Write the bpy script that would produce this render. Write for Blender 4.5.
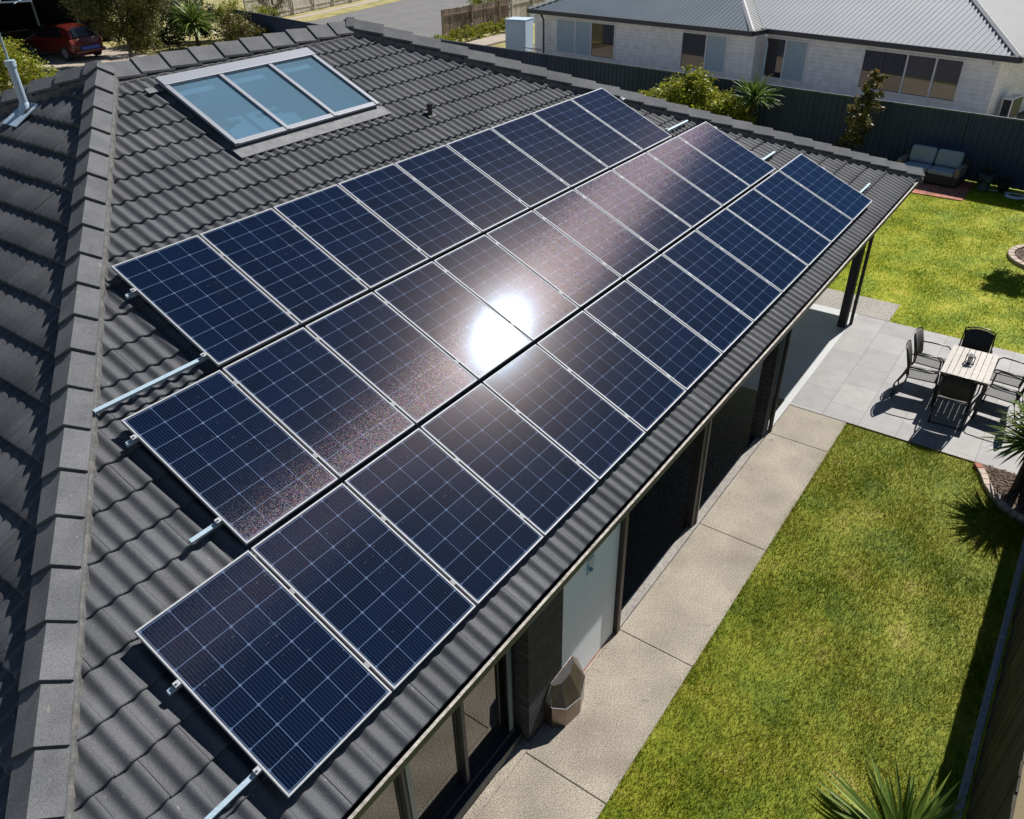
import bpy, bmesh, math, random
import numpy as np
from mathutils import Vector, Matrix
random.seed(7); rng = np.random.default_rng(7)
R = math.radians
scn = bpy.context.scene
COL = scn.collection
for o in list(bpy.data.objects): bpy.data.objects.remove(o)

# ------------------------------------------------------------------ camera
cam = bpy.data.cameras.new('camera'); cam_o = bpy.data.objects.new('camera', cam); COL.objects.link(cam_o)
cam.sensor_fit = 'HORIZONTAL'; cam.sensor_width = 36.0; cam.lens = 782.75 / 1024 * 36
cam.clip_start = 0.05; cam.clip_end = 3000
cr = Vector((0.583208, -0.812072, -0.020178)); cd = Vector((-0.459511, -0.309321, -0.832568)); cf = Vector((0.669864, 0.494832, -0.553555))
cm = Matrix((cr, -cd, -cf)).transposed().to_4x4(); cm.translation = Vector((-1.39574, -2.92856, 7.7179))
cam_o.matrix_world = cm
scn.camera = cam_o

# ------------------------------------------------------------------ light
SUN_EL, SUN_AZ = R(45.9), R(-9.3)           # azimuth measured from +X towards +Y
sdir = Vector((math.cos(SUN_EL) * math.cos(SUN_AZ), math.cos(SUN_EL) * math.sin(SUN_AZ), math.sin(SUN_EL)))
w = bpy.data.worlds.new('World'); scn.world = w; w.use_nodes = True
wn = w.node_tree.nodes; wl = w.node_tree.links
sky = wn.new('ShaderNodeTexSky'); sky.sky_type = 'NISHITA'; sky.sun_disc = False
sky.sun_elevation = SUN_EL; sky.sun_rotation = math.atan2(sdir.x, sdir.y)
sky.altitude = 50; sky.air_density = 1.0; sky.dust_density = 0.0; sky.ozone_density = 1.5
wl.new(sky.outputs[0], wn['Background'].inputs[0]); wn['Background'].inputs[1].default_value = 0.052
sun = bpy.data.lights.new('sun', 'SUN'); sun.energy = 5.0; sun.angle = R(0.5); sun.color = (1.0, 0.96, 0.90)
sun_o = bpy.data.objects.new('sun', sun); COL.objects.link(sun_o)
sun_o.rotation_euler = (-sdir).to_track_quat('-Z', 'Y').to_euler(); sun_o.location = (10, -10, 30)
scn.view_settings.view_transform = 'Standard'; scn.view_settings.look = 'None'
scn.view_settings.gamma = 1; scn.view_settings.use_curve_mapping = False
scn.view_settings.exposure = 0.34

# ------------------------------------------------------------------ helpers
def tag(o, label=None, cat=None, group=None, kind=None):
    if label: o['label'] = label
    if cat: o['category'] = cat
    if group: o['group'] = group
    if kind: o['kind'] = kind
    return o

def empty(name, loc, rz=0, label=None, cat=None, group=None):
    o = bpy.data.objects.new(name, None); COL.objects.link(o)
    o.empty_display_size = 0.2
    o.location = loc; o.rotation_euler = (0, 0, rz)
    return tag(o, label, cat, group)

def copy_tree(o, parent=None):
    c = o.copy(); COL.objects.link(c); c.parent = parent
    for ch in [x for x in bpy.data.objects if x.parent == o]: copy_tree(ch, c)
    return c

class MB:
    def __init__(s): s.v = []; s.f = []; s.uv = {}
    def add(s, vs, fs):
        n = len(s.v); s.v += [tuple(v) for v in vs]; s.f += [tuple(n + i for i in f) for f in fs]; return s
    def box(s, x0, x1, y0, y1, z0, z1):
        vs = [(x, y, z) for z in (z0, z1) for y in (y0, y1) for x in (x0, x1)]
        return s.add(vs, [(0, 2, 3, 1), (4, 5, 7, 6), (0, 1, 5, 4), (2, 6, 7, 3), (0, 4, 6, 2), (1, 3, 7, 5)])
    def obox(s, O, A, B, C, a0, a1, b0, b1, c0, c1):   # oriented box: axes A, B, C
        O, A, B, C = map(Vector, (O, A, B, C))
        vs = [O + A * a + B * b + C * c for c in (c0, c1) for b in (b0, b1) for a in (a0, a1)]
        return s.add(vs, [(0, 2, 3, 1), (4, 5, 7, 6), (0, 1, 5, 4), (2, 6, 7, 3), (0, 4, 6, 2), (1, 3, 7, 5)])
    def poly(s, pts): return s.add(pts, [tuple(range(len(pts)))])
    def prism(s, pts, z0, z1):
        n = len(pts); vs = [(p[0], p[1], z0) for p in pts] + [(p[0], p[1], z1) for p in pts]
        return s.add(vs, [tuple(range(n - 1, -1, -1)), tuple(range(n, 2 * n))] + [(i, (i + 1) % n, n + (i + 1) % n, n + i) for i in range(n)])
    def extr(s, pts, d):                                 # any planar polygon extruded along d
        n = len(pts); d = Vector(d); vs = [Vector(p) for p in pts] + [Vector(p) + d for p in pts]
        return s.add(vs, [tuple(range(n - 1, -1, -1)), tuple(range(n, 2 * n))] + [(i, (i + 1) % n, n + (i + 1) % n, n + i) for i in range(n)])
    def tube(s, path, r, k=8, closed=False, cap=True):
        P = [Vector(p) for p in path]; rs = r if isinstance(r, (list, tuple)) else [r] * len(P)
        rings = []; up = Vector((0, 0, 1))
        for i, p in enumerate(P):
            a = P[max(i - 1, 0)]; b = P[min(i + 1, len(P) - 1)]; t = (b - a).normalized()
            ref = up if abs(t.z) < 0.95 else Vector((1, 0, 0))
            u = t.cross(ref).normalized(); v_ = t.cross(u).normalized()
            rings.append([p + (u * math.cos(q) + v_ * math.sin(q)) * rs[i] for q in [2 * math.pi * j / k for j in range(k)]])
        vs = [v for rg in rings for v in rg]; fs = []
        for i in range(len(P) - 1):
            for j in range(k): fs.append((i * k + j, i * k + (j + 1) % k, (i + 1) * k + (j + 1) % k, (i + 1) * k + j))
        if cap: fs += [tuple(range(k - 1, -1, -1)), tuple((len(P) - 1) * k + j for j in range(k))]
        return s.add(vs, fs)
    def bar(s, a, b, wd, ht):                            # rectangular bar between two points
        a, b = Vector(a), Vector(b); t = (b - a); L = t.length; t.normalize()
        ref = Vector((0, 0, 1)) if abs(t.z) < 0.95 else Vector((1, 0, 0))
        u = t.cross(ref).normalized(); v_ = u.cross(t).normalized()
        return s.obox(a, t, u, v_, 0, L, -wd / 2, wd / 2, -ht / 2, ht / 2)
    def build(s, name, m, parent=None, smooth=False, bevel=0, loc=None):
        me = bpy.data.meshes.new(name); me.from_pydata([tuple(v) for v in s.v], [], s.f); me.validate(); me.update()
        bm = bmesh.new(); bm.from_mesh(me); bmesh.ops.recalc_face_normals(bm, faces=bm.faces); bm.to_mesh(me); bm.free()
        if smooth: me.shade_smooth()
        me.materials.append(m)
        o = bpy.data.objects.new(name, me); COL.objects.link(o); o.parent = parent
        if loc: o.location = loc
        if bevel:
            b = o.modifiers.new('b', 'BEVEL'); b.width = bevel; b.segments = 2; b.limit_method = 'ANGLE'
        return o

def node_mat(name):
    m = bpy.data.materials.new(name); m.use_nodes = True; nt = m.node_tree
    return m, nt, nt.nodes, nt.links, nt.nodes['Principled BSDF']

def sock(b, n, v):
    if n in b.inputs: b.inputs[n].default_value = v

def M(name, col, rough=0.6, metal=0.0, col2=None, scale=6.0, detail=6, island=0.0, bump=None, spec=None, coat=0, coords='Object', contrast=(0.35, 0.65), speck=None, bump2=None, spots=()):
    m, nt, N, L, b = node_mat(name)
    sock(b, 'Roughness', rough); sock(b, 'Metallic', metal)
    if spec is not None: sock(b, 'Specular IOR Level', spec)
    if coat: sock(b, 'Coat Weight', coat); sock(b, 'Coat Roughness', 0.08)
    tc = N.new('ShaderNodeTexCoord')
    last = None
    c1 = (*col, 1)
    if col2:
        nz = N.new('ShaderNodeTexNoise'); nz.inputs['Scale'].default_value = scale; nz.inputs['Detail'].default_value = detail
        L.new(tc.outputs[coords], nz.inputs['Vector'])
        rp = N.new('ShaderNodeValToRGB'); rp.color_ramp.elements[0].position = contrast[0]; rp.color_ramp.elements[1].position = contrast[1]
        rp.color_ramp.elements[0].color = c1; rp.color_ramp.elements[1].color = (*col2, 1)
        L.new(nz.outputs['Fac'], rp.inputs[0]); last = rp.outputs[0]
    for (ssc, th0, th1, scol, sf) in spots:
        nz = N.new('ShaderNodeTexNoise'); nz.inputs['Scale'].default_value = ssc; nz.inputs['Detail'].default_value = 5; nz.inputs['Distortion'].default_value = 0.4
        L.new(tc.outputs[coords], nz.inputs['Vector'])
        mr = N.new('ShaderNodeMapRange'); mr.inputs[1].default_value = th0; mr.inputs[2].default_value = th1; mr.inputs[3].default_value = 0; mr.inputs[4].default_value = sf
        L.new(nz.outputs['Fac'], mr.inputs[0])
        mx = N.new('ShaderNodeMix'); mx.data_type = 'RGBA'; L.new(mr.outputs[0], mx.inputs[0])
        if last: L.new(last, mx.inputs[6])
        else: mx.inputs[6].default_value = c1
        mx.inputs[7].default_value = (*scol, 1); last = mx.outputs[2]
    if speck:                                            # (scale, amount): fine light and dark grains
        nz = N.new('ShaderNodeTexNoise'); nz.inputs['Scale'].default_value = speck[0]; nz.inputs['Detail'].default_value = 2
        L.new(tc.outputs[coords], nz.inputs['Vector'])
        mr = N.new('ShaderNodeMapRange'); mr.inputs[1].default_value = 0.3; mr.inputs[2].default_value = 0.7
        mr.inputs[3].default_value = 1 - speck[1]; mr.inputs[4].default_value = 1 + speck[1]
        L.new(nz.outputs['Fac'], mr.inputs[0])
        mx = N.new('ShaderNodeMix'); mx.data_type = 'RGBA'; mx.blend_type = 'MULTIPLY'; mx.inputs[0].default_value = 1
        if last: L.new(last, mx.inputs[6])
        else: mx.inputs[6].default_value = c1
        L.new(mr.outputs[0], mx.inputs[7]); last = mx.outputs[2]
    if island:
        ge = N.new('ShaderNodeNewGeometry'); mr = N.new('ShaderNodeMapRange'); mr.inputs[3].default_value = 1 - island; mr.inputs[4].default_value = 1 + island
        L.new(ge.outputs['Random Per Island'], mr.inputs[0])
        mx = N.new('ShaderNodeMix'); mx.data_type = 'RGBA'; mx.blend_type = 'MULTIPLY'; mx.inputs[0].default_value = 1
        if last: L.new(last, mx.inputs[6])
        else: mx.inputs[6].default_value = c1
        L.new(mr.outputs[0], mx.inputs[7]); last = mx.outputs[2]
    if last: L.new(last, b.inputs['Base Color'])
    else: b.inputs['Base Color'].default_value = c1
    prev = None
    for bp in (bump, bump2):
        if not bp: continue
        nz = N.new('ShaderNodeTexNoise'); nz.inputs['Scale'].default_value = bp[0]; nz.inputs['Detail'].default_value = 4
        L.new(tc.outputs[coords], nz.inputs['Vector'])
        bu = N.new('ShaderNodeBump'); bu.inputs['Strength'].default_value = bp[1]; bu.inputs['Distance'].default_value = bp[2] if len(bp) > 2 else 0.01
        L.new(nz.outputs['Fac'], bu.inputs['Height'])
        if prev: L.new(prev, bu.inputs['Normal'])
        prev = bu.outputs[0]
    if prev: L.new(prev, b.inputs['Normal'])
    return m

def leaf_mat(name, c1, c2, trans=0.35, rough=0.5, c3=None, scale=1.2):
    m, nt, N, L, b = node_mat(name)
    ge = N.new('ShaderNodeNewGeometry'); rp = N.new('ShaderNodeValToRGB')
    rp.color_ramp.elements[0].color = (*c1, 1); rp.color_ramp.elements[1].color = (*c2, 1)
    if c3:
        e = rp.color_ramp.elements.new(0.9); e.color = (*c2, 1); rp.color_ramp.elements[2].color = (*c3, 1)
    L.new(ge.outputs['Random Per Island'], rp.inputs[0]); L.new(rp.outputs[0], b.inputs['Base Color'])
    b.inputs['Roughness'].default_value = rough
    tr = N.new('ShaderNodeBsdfTranslucent'); L.new(rp.outputs[0], tr.inputs[0])
    mx = N.new('ShaderNodeMixShader'); mx.inputs[0].default_value = trans
    L.new(b.outputs[0], mx.inputs[1]); L.new(tr.outputs[0], mx.inputs[2]); L.new(mx.outputs[0], N['Material Output'].inputs[0])
    return m

MT = {}
MT['tile'] = M('roof_tile', (0.058, 0.062, 0.071), 0.72, col2=(0.092, 0.095, 0.104), scale=1.1, island=0.15, speck=(130, 0.35), bump=(140, 0.5, 0.004), bump2=(18, 0.3, 0.006), spec=0.35, spots=((22, 0.70, 0.74, (0.24, 0.23, 0.21), 0.7), (3.1, 0.58, 0.75, (0.05, 0.05, 0.052), 0.5)))
MT['cap'] = M('ridge_cap', (0.108, 0.111, 0.119), 0.85, col2=(0.146, 0.148, 0.155), scale=3, island=0.10, speck=(120, 0.3), bump=(130, 0.5, 0.004), spec=0.2, spots=((16, 0.68, 0.73, (0.26, 0.25, 0.22), 0.6), (5, 0.56, 0.72, (0.08, 0.08, 0.08), 0.5)))
MT['mortar'] = M('mortar', (0.09, 0.087, 0.085), 0.95, col2=(0.15, 0.145, 0.14), scale=14, bump=(40, 0.9, 0.01))
MT['alu'] = M('aluminium', (0.36, 0.37, 0.39), 0.62, 0.25, speck=(60, 0.08), spec=0.3)
MT['alu_blue'] = M('galvanised_rail', (0.32, 0.42, 0.50), 0.65, 0.15, speck=(80, 0.15))
MT['clamp'] = M('clamp', (0.20, 0.21, 0.22), 0.6, 0.2)
MT['gutter'] = M('gutter_dark', (0.06, 0.062, 0.068), 0.4, 0.3, spec=0.5)
MT['gutter_lip'] = M('gutter_lip', (0.42, 0.39, 0.35), 0.6, 0.1, col2=(0.16, 0.14, 0.12), scale=14, contrast=(0.45, 0.75), speck=(40, 0.3))
MT['dark_metal'] = M('dark_metal', (0.035, 0.035, 0.038), 0.45, 0.3)
MT['post'] = M('post_brown', (0.045, 0.035, 0.032), 0.45, 0.1)
MT['skyframe'] = M('skylight_frame', (0.27, 0.285, 0.32), 0.5, 0.3, speck=(50, 0.06))
MT['lead'] = M('lead_flashing', (0.15, 0.153, 0.165), 0.75, 0.2, col2=(0.22, 0.22, 0.23), scale=9, bump=(20, 0.5, 0.01))
MT['white'] = M('white_paint', (0.82, 0.87, 0.91), 0.5, col2=(0.79, 0.84, 0.88), scale=2)
MT['winframe'] = M('window_frame', (0.03, 0.036, 0.045), 0.4, 0.3)
MT['winframe_lt'] = M('window_frame_light', (0.22, 0.28, 0.30), 0.4, 0.3)
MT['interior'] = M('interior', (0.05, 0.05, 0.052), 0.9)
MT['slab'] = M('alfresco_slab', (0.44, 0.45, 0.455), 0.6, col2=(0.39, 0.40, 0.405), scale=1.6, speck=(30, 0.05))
MT['concrete'] = M('exposed_aggregate', (0.385, 0.34, 0.275), 0.85, col2=(0.25, 0.22, 0.175), scale=1.3, speck=(75, 0.5), bump=(70, 0.6, 0.006), contrast=(0.3, 0.7), spots=((0.9, 0.55, 0.72, (0.19, 0.16, 0.125), 0.6), (5.5, 0.66, 0.72, (0.14, 0.12, 0.09), 0.45), (9, 0.71, 0.74, (0.5, 0.46, 0.40), 0.5)))
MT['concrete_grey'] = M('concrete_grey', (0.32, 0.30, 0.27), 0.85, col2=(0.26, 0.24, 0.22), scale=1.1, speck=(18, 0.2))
MT['soil'] = M('bark_mulch', (0.10, 0.065, 0.045), 0.95, col2=(0.17, 0.12, 0.09), scale=20, island=0.3)
MT['chip'] = M('bark_chip', (0.13, 0.085, 0.06), 0.9, island=0.5)
MT['asphalt'] = M('asphalt', (0.15, 0.145, 0.142), 0.85, col2=(0.18, 0.172, 0.165), scale=0.7, speck=(8, 0.12))
MT['drygrass'] = M('dry_grass', (0.24, 0.22, 0.06), 0.95, col2=(0.40, 0.34, 0.16), scale=0.9, speck=(6, 0.3), bump=(12, 0.8, 0.05))
MT['drive'] = M('driveway_concrete', (0.42, 0.36, 0.29), 0.9, col2=(0.36, 0.30, 0.24), scale=0.8)
MT['earth'] = M('ground_earth', (0.16, 0.13, 0.08), 0.95, col2=(0.22, 0.18, 0.10), scale=0.5, bump=(3, 0.5, 0.05))
MT['fence'] = M('steel_fence', (0.060, 0.074, 0.115), 0.7, 0.0, col2=(0.074, 0.088, 0.135), scale=1.0, spec=0.2)
MT['fence_cap'] = M('steel_fence_cap', (0.10, 0.115, 0.135), 0.4, 0.3)
MT['timber_dark'] = M('timber_fence_dark', (0.030, 0.026, 0.018), 0.85, col2=(0.055, 0.048, 0.032), scale=3, island=0.25)
MT['kerb'] = M('garden_kerb', (0.22, 0.24, 0.25), 0.85, col2=(0.30, 0.31, 0.31), scale=9, speck=(30, 0.3), bump=(20, 0.5, 0.01))
MT['brick_edge'] = M('edging_brick', (0.52, 0.42, 0.34), 0.85, col2=(0.42, 0.34, 0.28), scale=12, island=0.15)
MT['brick_red'] = M('red_brick', (0.42, 0.15, 0.10), 0.85, col2=(0.34, 0.12, 0.09), scale=12, island=0.25)
MT['sofa_w'] = M('wicker_dark', (0.045, 0.04, 0.038), 0.7, speck=(60, 0.5), bump=(60, 0.8, 0.01))
MT['sofa_arm'] = M('wicker_arm', (0.20, 0.17, 0.15), 0.7, speck=(60, 0.4))
MT['cushion'] = M('cushion_blue_grey', (0.30, 0.36, 0.42), 0.9, col2=(0.26, 0.32, 0.38), scale=5, bump=(40, 0.3))
MT['chairmesh'] = M('woven_seat', (0.10, 0.098, 0.095), 0.7, speck=(110, 0.7), bump=(90, 0.8, 0.004))
MT['chairback'] = M('woven_back', (0.04, 0.036, 0.033), 0.7, speck=(90, 0.8), bump=(80, 0.8, 0.004))
MT['chairframe'] = M('chair_frame', (0.035, 0.032, 0.032), 0.3, 0.4)
MT['tabletop'] = M('table_slats', (0.47, 0.43, 0.385), 0.6, col2=(0.40, 0.365, 0.32), scale=9, island=0.08)
MT['bronze'] = M('bronze_metal', (0.20, 0.165, 0.135), 0.28, 0.85, col2=(0.27, 0.23, 0.19), scale=6, bump=(7, 0.25, 0.02))
MT['pot_blue'] = M('pot_blue', (0.10, 0.16, 0.24), 0.35)
MT['bark'] = M('bark', (0.22, 0.19, 0.16), 0.9, col2=(0.12, 0.10, 0.08), scale=14, bump=(20, 0.8, 0.02))
MT['bark_dark'] = M('bark_dark', (0.09, 0.07, 0.055), 0.9, col2=(0.05, 0.04, 0.03), scale=14)
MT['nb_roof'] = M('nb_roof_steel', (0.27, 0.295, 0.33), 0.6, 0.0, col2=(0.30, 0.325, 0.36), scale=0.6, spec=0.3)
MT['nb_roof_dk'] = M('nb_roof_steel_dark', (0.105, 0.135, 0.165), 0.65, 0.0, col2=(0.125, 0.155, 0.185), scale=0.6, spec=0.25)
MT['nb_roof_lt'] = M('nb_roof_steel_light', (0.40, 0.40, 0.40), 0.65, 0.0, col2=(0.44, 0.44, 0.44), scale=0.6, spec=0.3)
MT['nb_wall'] = None
MT['nb_trim'] = M('nb_trim', (0.78, 0.78, 0.77), 0.6)
MT['curtain'] = M('curtain', (0.42, 0.52, 0.56), 0.8)
MT['tank'] = M('tank_white', (0.50, 0.62, 0.74), 0.5)
MT['timber_pale'] = M('timber_paling', (0.23, 0.165, 0.12), 0.9, col2=(0.33, 0.25, 0.19), scale=2.5, island=0.3)
MT['timber_grey'] = M('pale_paling', (0.50, 0.46, 0.40), 0.9, col2=(0.42, 0.38, 0.33), scale=2.5, island=0.15)
MT['car_red'] = M('car_red', (0.10, 0.010, 0.008), 0.35, 0.1, coat=0.5)
MT['car_glass'] = M('car_glass', (0.01, 0.014, 0.018), 0.05, 0)
MT['tyre'] = M('tyre', (0.02, 0.02, 0.02), 0.85)
MT['rim'] = M('rim', (0.5, 0.5, 0.52), 0.35, 0.8)
MT['light_red'] = M('tail_light', (0.55, 0.10, 0.08), 0.2, coat=1)
MT['plate'] = M('number_plate', (0.05, 0.10, 0.45), 0.5)
MT['vent_white'] = M('flue_pipe', (0.45, 0.56, 0.66), 0.45, 0.2, speck=(30, 0.08))
MT['leaf_olive'] = leaf_mat('leaf_olive', (0.055, 0.065, 0.010), (0.19, 0.18, 0.03), 0.3)
MT['leaf_pale'] = leaf_mat('leaf_pale', (0.10, 0.10, 0.045), (0.24, 0.22, 0.12), 0.3)
MT['leaf_bright'] = leaf_mat('leaf_bright', (0.12, 0.17, 0.012), (0.40, 0.40, 0.035), 0.4, 0.4, (0.45, 0.36, 0.10))
MT['leaf_dark'] = leaf_mat('leaf_dark', (0.02, 0.032, 0.010), (0.055, 0.08, 0.022), 0.25)
MT['leaf_blade'] = leaf_mat('leaf_blade', (0.06, 0.12, 0.02), (0.24, 0.32, 0.06), 0.25, 0.35, (0.42, 0.36, 0.20))
MT['leaf_red'] = leaf_mat('leaf_red', (0.07, 0.09, 0.018), (0.20, 0.17, 0.04), 0.35, 0.4, (0.40, 0.15, 0.05))

def glass_dark(name, base=(0.012, 0.014, 0.016), ior=2.0, rough=0.02):
    m, nt, N, L, b = node_mat(name)
    b.inputs['Base Color'].default_value = (*base, 1); b.inputs['Roughness'].default_value = rough; b.inputs['IOR'].default_value = ior
    return m
MT['glass'] = glass_dark('window_glass', (0.014, 0.013, 0.010), 2.4)
MT['glass_nb'] = glass_dark('window_glass_nb', (0.018, 0.014, 0.011), 1.9)
MT['glass_nb_lit'] = glass_dark('window_glass_painted_reflection', (0.045, 0.028, 0.014), 2.1, 0.05)  # brown base colour stands in for a reflection in the panes

def skyglass():
    m, nt, N, L, b = node_mat('skylight_glass')
    b.inputs['Base Color'].default_value = (0.17, 0.28, 0.36, 1); b.inputs['Roughness'].default_value = 0.06  # pale blue base colour stands in for reflected sky
    tr = N.new('ShaderNodeBsdfTransparent'); tr.inputs[0].default_value = (0.72, 0.87, 0.97, 1)
    mx = N.new('ShaderNodeMixShader'); mx.inputs[0].default_value = 0.55
    L.new(b.outputs[0], mx.inputs[1]); L.new(tr.outputs[0], mx.inputs[2]); L.new(mx.outputs[0], N['Material Output'].inputs[0])
    return m
MT['skyglass'] = skyglass()

def brick_mat(name, c1, c2, mortar, bw=0.23, bh=0.086, axis='XZ', rough=0.8, ms=0.01, bumpS=0.5):
    m, nt, N, L, b = node_mat(name)
    tc = N.new('ShaderNodeTexCoord'); sp = N.new('ShaderNodeSeparateXYZ'); cb = N.new('ShaderNodeCombineXYZ')
    L.new(tc.outputs['Object'], sp.inputs[0])
    if axis == 'XZ':
        ad = N.new('ShaderNodeMath'); ad.operation = 'ADD'; L.new(sp.outputs[0], ad.inputs[0]); L.new(sp.outputs[1], ad.inputs[1])
        L.new(ad.outputs[0], cb.inputs[0]); L.new(sp.outputs[2], cb.inputs[1])
    elif axis == 'XY': L.new(sp.outputs[0], cb.inputs[0]); L.new(sp.outputs[1], cb.inputs[1])
    bt = N.new('ShaderNodeTexBrick'); L.new(cb.outputs[0], bt.inputs['Vector'])
    bt.inputs['Scale'].default_value = 1; bt.inputs['Brick Width'].default_value = bw; bt.inputs['Row Height'].default_value = bh
    bt.inputs['Mortar Size'].default_value = ms; bt.inputs['Mortar Smooth'].default_value = 0.2
    bt.inputs['Color1'].default_value = (*c1, 1); bt.inputs['Color2'].default_value = (*c2, 1); bt.inputs['Mortar'].default_value = (*mortar, 1)
    nz = N.new('ShaderNodeTexNoise'); nz.inputs['Scale'].default_value = 3; nz.inputs['Detail'].default_value = 8
    L.new(tc.outputs['Object'], nz.inputs['Vector'])
    mr = N.new('ShaderNodeMapRange'); mr.inputs[1].default_value = 0.3; mr.inputs[2].default_value = 0.7; mr.inputs[3].default_value = 0.86; mr.inputs[4].default_value = 1.12
    L.new(nz.outputs['Fac'], mr.inputs[0])
    mx = N.new('ShaderNodeMix'); mx.data_type = 'RGBA'; mx.blend_type = 'MULTIPLY'; mx.inputs[0].default_value = 1
    L.new(bt.outputs['Color'], mx.inputs[6]); L.new(mr.outputs[0], mx.inputs[7]); L.new(mx.outputs[2], b.inputs['Base Color'])
    bu = N.new('ShaderNodeBump'); bu.inputs['Strength'].default_value = bumpS; bu.inputs['Distance'].default_value = 0.008; bu.invert = True
    L.new(bt.outputs['Fac'], bu.inputs['Height']); L.new(bu.outputs[0], b.inputs['Normal'])
    b.inputs['Roughness'].default_value = rough
    return m
MT['brick'] = brick_mat('dark_brick', (0.032, 0.034, 0.040), (0.060, 0.058, 0.062), (0.018, 0.018, 0.02))
MT['paver'] = brick_mat('patio_paver', (0.215, 0.21, 0.212), (0.275, 0.265, 0.262), (0.15, 0.142, 0.135), 0.78, 0.60, 'XY', 0.6, 0.006, 0.3)
MT['nb_wall'] = brick_mat('nb_wall', (0.87, 0.85, 0.82), (0.89, 0.87, 0.84), (0.68, 0.66, 0.65), 4.2, 0.16, 'XZ', 0.7, 0.008, 0.6)

def lawn_mat(name, blades, g=1.0):
    m, nt, N, L, b = node_mat(name)
    ge = N.new('ShaderNodeNewGeometry')
    def noise(s, d=4):
        n = N.new('ShaderNodeTexNoise'); n.inputs['Scale'].default_value = s; n.inputs['Detail'].default_value = d
        L.new(ge.outputs['Position'], n.inputs['Vector']); return n.outputs['Fac']
    rp = N.new('ShaderNodeValToRGB'); e = rp.color_ramp.elements
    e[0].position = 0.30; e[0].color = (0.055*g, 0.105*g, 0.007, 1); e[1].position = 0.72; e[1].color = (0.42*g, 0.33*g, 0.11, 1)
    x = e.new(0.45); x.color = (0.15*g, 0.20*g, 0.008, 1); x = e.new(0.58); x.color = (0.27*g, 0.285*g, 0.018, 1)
    a = N.new('ShaderNodeMath'); a.operation = 'MULTIPLY'; a.inputs[1].default_value = 0.5; L.new(noise(1.3, 5), a.inputs[0])
    c = N.new('ShaderNodeMath'); c.operation = 'MULTIPLY_ADD'; c.inputs[1].default_value = 0.28; L.new(noise(7, 3), c.inputs[0]); L.new(a.outputs[0], c.inputs[2])
    d = N.new('ShaderNodeMath'); d.operation = 'MULTIPLY_ADD'
    if blades: L.new(ge.outputs['Random Per Island'], d.inputs[0])
    else: L.new(noise(60, 2), d.inputs[0])
    d.inputs[1].default_value = 0.24; L.new(c.outputs[0], d.inputs[2])
    L.new(d.outputs[0], rp.inputs[0]); L.new(rp.outputs[0], b.inputs['Base Color'])
    b.inputs['Roughness'].default_value = 0.6; sock(b, 'Specular IOR Level', 0.1)
    if blades:
        tr = N.new('ShaderNodeBsdfTranslucent'); L.new(rp.outputs[0], tr.inputs[0])
        mx = N.new('ShaderNodeMixShader'); mx.inputs[0].default_value = 0.4
        L.new(b.outputs[0], mx.inputs[1]); L.new(tr.outputs[0], mx.inputs[2]); L.new(mx.outputs[0], N['Material Output'].inputs[0])
    return m
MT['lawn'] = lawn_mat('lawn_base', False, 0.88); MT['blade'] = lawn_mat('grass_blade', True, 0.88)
MT['lawn_far'] = lawn_mat('lawn_base_far', False, 1.35); MT['blade_far'] = lawn_mat('grass_blade_far', True, 1.35)

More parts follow.
